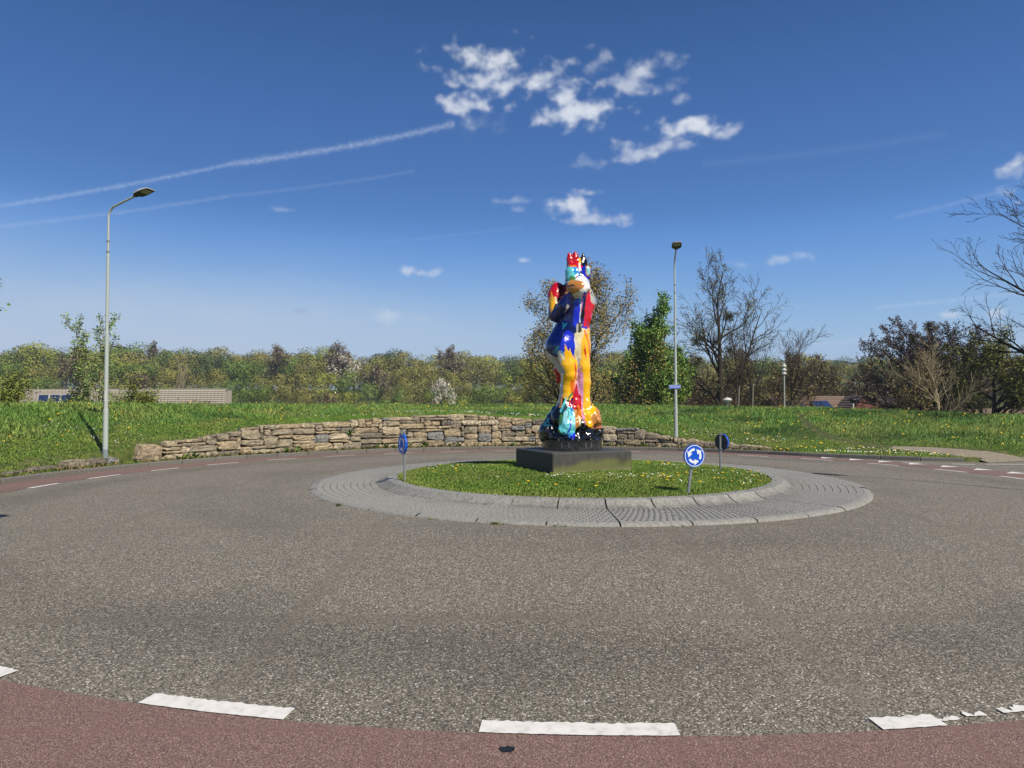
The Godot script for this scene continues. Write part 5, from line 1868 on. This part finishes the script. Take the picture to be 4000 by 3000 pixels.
func forest_crown(sd: int, w: float, h0: float, h1: float, quads: int, size: float, light: float) -> MB:
	var b := MB.new()
	var rng := RandomNumberGenerator.new()
	rng.seed = sd
	var lobes := []
	for k in 16:
		var a := rng.randf() * TAU
		var y := rng.randf()
		var rr := sqrt(maxf(0.05, 1.0 - pow(y * 1.5 - 0.55, 2.0))) * w * 0.62 * sqrt(rng.randf())
		lobes.append([Vector3(cos(a) * rr, lerpf(h0 + 1.0, h1 - 1.0, y), sin(a) * rr), rng.randf_range(0.2, 0.36) * w, rng.randf_range(0.86, 1.14)])
	for k in quads:
		var lb = lobes[rng.randi() % lobes.size()]
		var d := Vector3(rng.randf_range(-1, 1), rng.randf_range(-0.7, 1), rng.randf_range(-1, 1)).normalized()
		var p: Vector3 = lb[0] + d * lb[1] * pow(rng.randf(), 0.25) * Vector3(1, 0.85, 1)
		var u := (d.cross(Vector3(rng.randf_range(-1, 1), rng.randf_range(-1, 1), rng.randf_range(-1, 1)))).normalized()
		var w2 := (d * 0.4 + Vector3(rng.randf_range(-1, 1), rng.randf_range(-1, 1), rng.randf_range(-1, 1))).cross(u).normalized()
		var s := size * rng.randf_range(0.6, 1.4)
		var t: float = lb[2] * rng.randf_range(0.86, 1.14) * light
		b.col = Color(t * rng.randf_range(0.92, 1.1), t, t * rng.randf_range(0.85, 1.0))
		var nm := (d + Vector3.UP * 0.25).normalized()
		var i0 := b.vert(p - u * s * 0.5, nm)
		b.vert(p + w2 * s * 0.3, nm)
		b.vert(p + u * s * 0.5, nm)
		b.vert(p - w2 * s * 0.3, nm)
		b.tri3(i0, i0 + 1, i0 + 2)
		b.tri3(i0, i0 + 2, i0 + 3)
	return b

func woods() -> void:
	var rng := RandomNumberGenerator.new()
	rng.seed = 909
	var crowns := []
	for k in 6:
		crowns.append(forest_crown(400 + k, rng.randf_range(9.0, 11.0), rng.randf_range(1.6, 3.4), 12.0, 4200, 0.38, 1.0).mesh())
	var trunk := MB.new()
	trunk.col = Color(0.7, 0.66, 0.6)
	trunk.tube(PackedVector3Array([Vector3.ZERO, Vector3(0.1, 4, 0), Vector3(-0.1, 9, 0.1)]), PackedFloat32Array([0.22, 0.17, 0.06]), 6, false)
	for k in 6:
		var a := k * 1.1
		trunk.tube(PackedVector3Array([Vector3(0.05, 3.6 + k * 0.7, 0), Vector3(cos(a) * 1.6, 6.0 + k * 0.7, sin(a) * 1.6), Vector3(cos(a) * 2.6, 8.4 + k * 0.5, sin(a) * 2.6)]), PackedFloat32Array([0.1, 0.06, 0.03]), 4, false)
	var trunk_mesh := trunk.mesh()
	var bare := []
	for k in 3:
		var g := grower(500 + k, 3, [16, 8, 6], [0.55, 0.5, 0.5], [0.8, 0.7, 0.7], 0.2, 0.4, 0.13, Color(0.85, 0.78, 0.7))
		g.min_r = 0.03
		g.branch(Vector3.ZERO, Vector3.UP, 11.0, 0.22, 0)
		bare.append(g)
	var kinds := [
		["olive_tree", "olive-brown budding tree in the wooded hillside", [136, 134, 66]], ["green_tree", "mid green leafing tree in the wooded hillside", [106, 130, 54]],
		["yellow_tree", "yellow-green leafing tree in the wooded hillside", [150, 158, 62]], ["brown_tree", "leafless grey-brown tree in the wooded hillside", [126, 120, 90]],
		["dark_tree", "dark green tree in the wooded hillside", [84, 104, 58]]]
	var protos := []
	for k in kinds.size():
		var col = kinds[k][2]
		var m := mat(rgb(col[0], col[1], col[2]), 0.7, 0, true)
		m.backlight = Color(0.25, 0.25, 0.25)
		for j in (2 if k != 4 else 1):
			protos.append([k, crowns[(k * 2 + j) % 6], m, bare[(k + j) % 3] if k == 3 else null])
	var made := {}
	var rows := [[100, 5.6, 3.9], [128, 6.0, 6.4], [160, 6.2, 9.4], [195, 6.4, 12.0], [228, 6.6, 13.6], [258, 7.2, 14.6]]
	for row in rows:
		var d: float = row[0]
		var x := -0.79 * d
		while x < 0.8 * d:
			var px := x + rng.randf_range(-1.5, 1.5)
			var pz: float = -d - rng.randf_range(-6, 6) * (1.0 if d > 110 else 0.5)
			x += row[1] * rng.randf_range(0.8, 1.2)
			var share: float = px / d
			var h: float = row[2] * (rng.randf_range(0.9, 1.1) if d > 150.0 else rng.randf_range(0.8, 1.2))
			if share > -0.25:
				h *= 0.95
			if share > 0.22:
				h *= 0.86
			if share > 0.45:
				h *= 0.92
			if d < 110.0 and (share < -0.42 or (share > 0.13 and share < 0.24)):
				continue
			var pick: int
			var rr := rng.randf()
			if d < 110.0:
				pick = 6 if rr < 0.3 else 7 if rr < 0.55 else 0 if rr < 0.8 else 4
			else:
				pick = 0 if rr < 0.26 else 1 if rr < 0.46 else 2 if rr < 0.58 else 3 if rr < 0.68 else 4 if rr < 0.75 else 5 if rr < 0.8 else 2 if rr < 0.86 else 6 if rr < 0.9 else 7 if rr < 0.94 else 8
			var pr = protos[pick]
			var at := at_ground(Vector3(px, 0, pz))
			at.y -= 0.2
			var size := h / 12.0
			var tier := "low front row" if d < 110.0 else "lower slope" if d < 170.0 else "upper slope" if d < 240.0 else "skyline"
			var zone := "at the far left" if share < -0.55 else "above the low building" if share < -0.4 else "right of the low building" if share < -0.2 else "left of the statue" if share < 0.05 else "behind the statue" if share < 0.25 else "behind the tall bare tree" if share < 0.45 else "at the far right"
			var said: String = "%s on the hill's %s %s" % [kinds[pr[0]][1].replace(" in the wooded hillside", ""), tier, zone]
			if made.has(pick):
				var c := copy(made[pick], at, rng.randf() * TAU, size, said)
				c.scale.x *= rng.randf_range(0.95, 1.4) * (1.35 if d < 110.0 else 1.0)
				c.scale.z *= rng.randf_range(0.85, 1.2) * (1.35 if d < 110.0 else 1.0)
			else:
				var o := thing(kinds[pr[0]][0] if kinds[pr[0]][0] != "green_tree" else "woodland_tree", said, "tree", at, 0.0, "trees of the wooded hillside")
				o.scale = Vector3.ONE * size
				if pr[3]:
					part("branches", pr[3].wood, M.bark, o)
					part("crown", leaves(pr[3], 0.7, 2, 0.5, 0.5, [[132, 120, 98], [118, 106, 88], [142, 128, 98]]), M.leaf, o)
				else:
					part("trunk", trunk_mesh, M.bark, o)
					part("crown", pr[1], pr[2], o)
				made[pick] = o
	# the two in white blossom, a dead white trunk, bare shrubs near the houses
	var white := mat(rgb(206, 200, 190), 0.8, 0, true)
	white.backlight = Color(0.25, 0.25, 0.25)
	for q in [[-48.2, -196.0, 0.95, "tree in white blossom high on the wooded hillside", 20], [-11.4, -113.0, 0.62, "greyish white blossoming tree low on the hillside left of the statue", 21]]:
		var o := thing("blossom_tree", q[3], "tree", at_ground(Vector3(q[0], 0, q[1])))
		o.scale = Vector3(0.7 * q[2], q[2], 0.7 * q[2])
		if q[4] == 20:
			o.scale = Vector3.ONE * q[2]
			o.position.y += 1.8
		part("trunk", trunk_mesh, M.bark, o)
		part("crown", forest_crown(q[4], 7.4, 2.6, 12.2, 1500, 0.5, 1.0), white, o)
	var dead := grower(600, 2, [5, 4], [0.4, 0.4], [0.5, 0.6], 0.4, 0.4, 0.1, Color(1.05, 1.02, 0.98))
	dead.min_r = 0.04
	dead.branch(Vector3.ZERO, Vector3(0.03, 1, 0), 8.4, 0.13, 0)
	dead.branch(Vector3(0.7, 0, 0), Vector3(0.12, 1, 0), 8.0, 0.13, 0)
	plant_tree("dead_tree", "dead tree with bleached white stems standing above the low building", Vector3(-48.8, -1.9, -100), dead, null, M.bark_pale)
	var gb := grower(610, 3, [20, 8, 5], [0.7, 0.5, 0.5], [0.85, 0.7, 0.7], 0.05, 0.3, 0.15, Color(0.7, 0.62, 0.52))
	gb.min_r = 0.016
	gb.branch(Vector3.ZERO, Vector3.UP, 5.6, 0.1, 0)
	var proto: Node3D
	var lf := leaves(gb, 0.55, 2, 0.2, 0.3, [[122, 106, 56], [104, 88, 54], [136, 126, 62]])
	for q in [[14.2, -70], [17.2, -72], [20.6, -71], [23.8, -73], [27.2, -70], [30.0, -73], [33.8, -82], [36.5, -84], [40.0, -86], [26.0, -80], [22.0, -82], [44.0, -84], [48.0, -78], [53.0, -80], [50.5, -64], [55.0, -68], [59.5, -73], [63.0, -78], [47.0, -58], [38.6, -66], [42.4, -66], [46.5, -64]]:
		var at := Vector3(q[0], -2.1, q[1])
		if proto == null:
			proto = plant_tree("brown_shrub", "twiggy brown shrub just coming into leaf among the houses beyond the bank", at, gb, lf, M.bark, "brown shrubs beyond the right-hand bank", "stems")
		else:
			var c := copy(proto, at, rng.randf() * TAU, rng.randf_range(0.8, 1.2))
			c.scale.x *= rng.randf_range(0.9, 1.3)

# ---------------------------------------------------------------- buildings and small things beyond the bank
func make_buildings() -> void:
	# long low building with a tiled roof on the left
	var lb := thing("low_building", "long low building faced in grey-beige courses behind the bank on the left", "building", Vector3(-33.9, -2.2, -60))
	var wl := MB.new()
	wl.box(Vector3(0.3, 2.45, -0.3), Vector3(17.7, 5.1, 1.3))
	part("wall", wl, M.pantile, lb)
	var rf := MB.new()
	var rng := RandomNumberGenerator.new()
	rng.seed = 61
	var n := 15
	for k in n:
		var y0 := 2.5 + 2.55 * k / n
		var y1 := 2.5 + 2.55 * (k + 1) / n
		var z0 := 0.9 - 0.5 * k / n
		var z1 := 0.9 - 0.5 * (k + 1) / n
		var cols := 58
		for j in cols:
			var x0 := -8.6 + 17.8 * j / cols
			var x1 := -8.6 + 17.8 * (j + 1) / cols
			var t := rng.randf_range(0.95, 1.05)
			rf.col = Color(t, t * 0.99, t * 0.97)
			rf.quad(Vector3(x0, y0 + 0.05, z0 + 0.06), Vector3(x1 - 0.03, y0 + 0.05, z0 + 0.06), Vector3(x1 - 0.03, y1 + 0.0, z1), Vector3(x0, y1 + 0.0, z1), Vector3(0, 0.3, 1))
			rf.quad(Vector3(x0, y0 - 0.02, z0 + 0.05), Vector3(x1 - 0.03, y0 - 0.02, z0 + 0.05), Vector3(x1 - 0.03, y0 + 0.05, z0 + 0.06), Vector3(x0, y0 + 0.05, z0 + 0.06), Vector3(0, 0, 1))
	rf.col = Color(0.8, 0.8, 0.8)
	rf.box(Vector3(0.3, 5.1, 0.3), Vector3(17.9, 0.1, 0.24))
	part("cladding", rf, M.pantile, lb)
	for k in 4:
		var wn := MB.new()
		var x := -6.4 + k * 0.98
		wn.box(Vector3.ZERO, Vector3(0.92, 0.06, 0.95), Basis.IDENTITY)
		var fr := part("front_window", wn, M.white, lb)
		fr.transform = Transform3D(Basis(Vector3.RIGHT, atan2(2.55, 0.5)), Vector3(x, 4.2, 0.66))
		var gl := MB.new()
		gl.box(Vector3(0, 0.034, 0), Vector3(0.82, 0.02, 0.86))
		part("pane", gl, M.glass_dark, fr)
	# houses on the right
	house("brick house with solar panels on its brown roof beyond the bank", Vector3(33.2, -2.3, -78), 0.15, 9.0, 6.0, 2.6, 2.0, M.tile, true)
	house("low brick house with a steep roof and roof lights right of the solar roof", Vector3(36.9, -2.3, -74), 1.35, 7.5, 5.6, 2.3, 2.3, M.tile, true)
	house("dark-roofed house behind the large dark tree's trunk", Vector3(42.0, -2.6, -72), 0.1, 8.4, 6.0, 2.6, 2.2, M.dark_roof, false)
	house("brick house partly hidden behind the shrubs right of the tall tree", Vector3(22.5, -2.3, -84), -0.1, 13.0, 6.0, 2.3, 2.2, M.tile, false)
	house("pale brick house glimpsed low behind the bushy tree at the right edge", Vector3(40.0, -2.4, -58), 0.2, 8.0, 5.0, 2.4, 1.0, M.tile, false)
	# small lamps and stakes beyond the crest
	var pl := thing("mast", "tall white pole with stacked white rings on top near the bare trees", "mast", Vector3(21.7, -1.9, -55))
	var b := MB.new()
	b.lathe([Vector2(0.07, 0), Vector2(0.055, 5.9), Vector2(0.0, 5.9)], 12)
	part("pole", b, M.steel, pl)
	for k in 3:
		var c := MB.new()
		var y := 5.75 + k * 0.3
		c.lathe([Vector2(0.05, y), Vector2(0.19, y + 0.02), Vector2(0.19, y + 0.09), Vector2(0.1, y + 0.18), Vector2(0.08, y + 0.3)], 16)
		part("ring", c, M.white, pl)
	var dl := thing("path_lamp", "white mushroom-shaped path lamp left of the wooden stakes", "lamp", Vector3(15.6, -1.6, -50))
	b = MB.new()
	b.lathe([Vector2(0.05, 0), Vector2(0.05, 3.2), Vector2(0.0, 3.2)], 10)
	part("pole", b, M.steel, dl)
	b = MB.new()
	b.lathe([Vector2(0.12, 3.15), Vector2(0.33, 3.38), Vector2(0.34, 3.42), Vector2(0.2, 3.55), Vector2(0.0, 3.6)], 18)
	part("shade", b, M.white, dl)
	dl = thing("path_lamp", "white post lamp with a dark cone cap in front of the low houses", "lamp", Vector3(24.7, -1.6, -50))
	b = MB.new()
	b.lathe([Vector2(0.07, 0), Vector2(0.06, 3.2), Vector2(0.0, 3.2)], 10)
	part("pole", b, M.white, dl)
	b = MB.new()
	b.lathe([Vector2(0.1, 3.18), Vector2(0.32, 3.4), Vector2(0.3, 3.45), Vector2(0.0, 3.58)], 18)
	part("shade", b, M.black, dl)
	for q in [[14.7, 0.06, "slanting wooden stake left of the thin pale trunk"], [15.65, 0.03, "wooden stake right of the thin pale trunk"]]:
		b = MB.new()
		b.tube(PackedVector3Array([Vector3(-2.6 * q[1], 0, 0), Vector3(2.0 * q[1], 4.6, 0)]), PackedFloat32Array([0.07, 0.06]), 8)
		tag(part("stake", b, M.wood, null, Vector3(q[0], -1.9, -45)), q[2], "stake")
	# the roof of a parked car just showing over the crest
	var car := thing("parked_car", "dark parked car whose roof just shows over the bank left of the street lamp", "car", Vector3(9.4, -0.62, -44), 0.1)
	b = MB.new()
	b.box(Vector3(0, 0.62, 0), Vector3(4.2, 0.62, 1.7), Basis.IDENTITY, 0.14)
	part("body", b, M.black, car)
	b = MB.new()
	b.box(Vector3(-0.2, 1.2, 0), Vector3(2.3, 0.56, 1.5), Basis.IDENTITY, 0.2)
	part("cabin", b, M.glass_dark, car)
	b = MB.new()
	b.box(Vector3(-0.2, 1.49, 0), Vector3(1.8, 0.05, 1.3), Basis.IDENTITY, 0.02)
	part("roof", b, M.steel, car)
	for x in [-1.3, 1.3]:
		for z in [-0.78, 0.78]:
			b = MB.new()
			b.lathe([Vector2(0, -0.1), Vector2(0.31, -0.1), Vector2(0.31, 0.1), Vector2(0, 0.1)], 18, Transform3D(Basis(Vector3.RIGHT, PI / 2), Vector3(x, 0.31, z)))
			part("wheel", b, M.black, car)

func house(label: String, at: Vector3, turn: float, w: float, d: float, hw: float, hr: float, roof_mat: Material, panels: bool) -> void:
	var o := thing("house", label, "house", at, turn)
	var b := MB.new()
	b.box(Vector3(0, hw * 0.5, 0), Vector3(w, hw, d))
	part("wall", b, M.brick, o)
	for s in [-1.0, 1.0]:
		b = MB.new()
		var x: float = w * 0.5 * s
		b.tri(Vector3(x, hw, d * 0.5), Vector3(x, hw + hr, 0), Vector3(x, hw, -d * 0.5), Vector3(s, 0, 0))
		part("gable", b, M.brick, o)
	var slope := Vector3(0, hr, -d * 0.5 - 0.0)
	b = MB.new()
	for s in [-1.0, 1.0]:
		for k in 10:
			var f0 := k / 10.0
			var f1 := (k + 1) / 10.0
			var z0: float = (d * 0.5 + 0.3) * (1.0 - f0) * s
			var z1: float = (d * 0.5 + 0.3) * (1.0 - f1) * s
			var y0 := hw - 0.2 + (hr + 0.26) * f0 + 0.05
			var y1 := hw - 0.2 + (hr + 0.26) * f1
			var t := 0.9 + 0.2 * fine.get_noise_2d(k * 40.0, w * 9.0)
			b.col = Color(t, t, t)
			b.quad(Vector3(-w * 0.5 - 0.2, y0, z0), Vector3(w * 0.5 + 0.2, y0, z0), Vector3(w * 0.5 + 0.2, y1, z1), Vector3(-w * 0.5 - 0.2, y1, z1), Vector3(0, 1, s))
			b.quad(Vector3(-w * 0.5 - 0.2, y0 - 0.06, z0), Vector3(w * 0.5 + 0.2, y0 - 0.06, z0), Vector3(w * 0.5 + 0.2, y0, z0), Vector3(-w * 0.5 - 0.2, y0, z0), Vector3(0, 0, s))
	var roof := part("roof", b, roof_mat, o)
	if panels:
		var ang := atan2(hr + 0.26, d * 0.5 + 0.3)
		for k in 4:
			b = MB.new()
			b.box(Vector3.ZERO, Vector3(1.0, 0.05, 1.6), Basis(Vector3.RIGHT, ang))
			part("solar_panel", b, M.glass_dark, roof, Vector3(-w * 0.32 + k * 1.15 + (0.9 if k > 1 else 0.0), hw - 0.2 + (hr + 0.26) * 0.5 + 0.12, (d * 0.5 + 0.3) * 0.5))
	for k in 2:
		b = MB.new()
		b.box(Vector3(-w * 0.22 + k * w * 0.44, hw * 0.55, d * 0.5 + 0.02), Vector3(1.1, 1.1, 0.06))
		var f := part("window", b, M.white, o)
		b = MB.new()
		b.box(Vector3(-w * 0.22 + k * w * 0.44, hw * 0.55, d * 0.5 + 0.045), Vector3(0.94, 0.94, 0.03))
		part("pane", b, M.glass_dark, f)

func _ready() -> void:
	wob.seed = 11
	wob.frequency = 0.045
	wob.fractal_octaves = 4
	fine.seed = 12
	fine.frequency = 0.11
	fine.fractal_octaves = 4
	# camera
	var cam := Camera3D.new()
	cam.name = "camera"
	cam.position = Vector3(0, 1.6, 0)
	cam.rotation = Vector3(0.0281, 0, -0.0024)
	cam.fov = 58.19
	cam.near = 0.1
	cam.far = 3000
	add_child(cam)
	cam.current = true
	# sky, exposure, sun
	var env := Environment.new()
	env.background_mode = Environment.BG_SKY
	env.sky = make_sky()
	env.ambient_light_source = Environment.AMBIENT_SOURCE_SKY
	env.tonemap_mode = Environment.TONE_MAPPER_LINEAR
	env.tonemap_exposure = 1.0
	env.sdfgi_enabled = true
	env.ssao_enabled = true
	env.ssil_enabled = true
	env.fog_enabled = true
	env.fog_density = 0.0004
	env.fog_light_color = rgb(190, 205, 225)
	var we := WorldEnvironment.new()
	we.name = "world"
	we.environment = env
	add_child(we)
	var sun := DirectionalLight3D.new()
	sun.name = "sun"
	sun.light_energy = 1.58
	sun.light_color = Color(1.0, 0.955, 0.885)
	sun.light_angular_distance = 0.5
	sun.shadow_enabled = true
	sun.transform = Transform3D(Basis.looking_at(-SUN_TOWARDS.normalized(), Vector3.UP), Vector3(20, 30, 20))
	add_child(sun)
	make_materials()
	make_ground()
	make_road()
	make_kerb()
	make_island()
	make_buildings()
	make_wall()
	make_trees()
	make_statue()
	make_lamps()
	make_signs()
	make_grass()
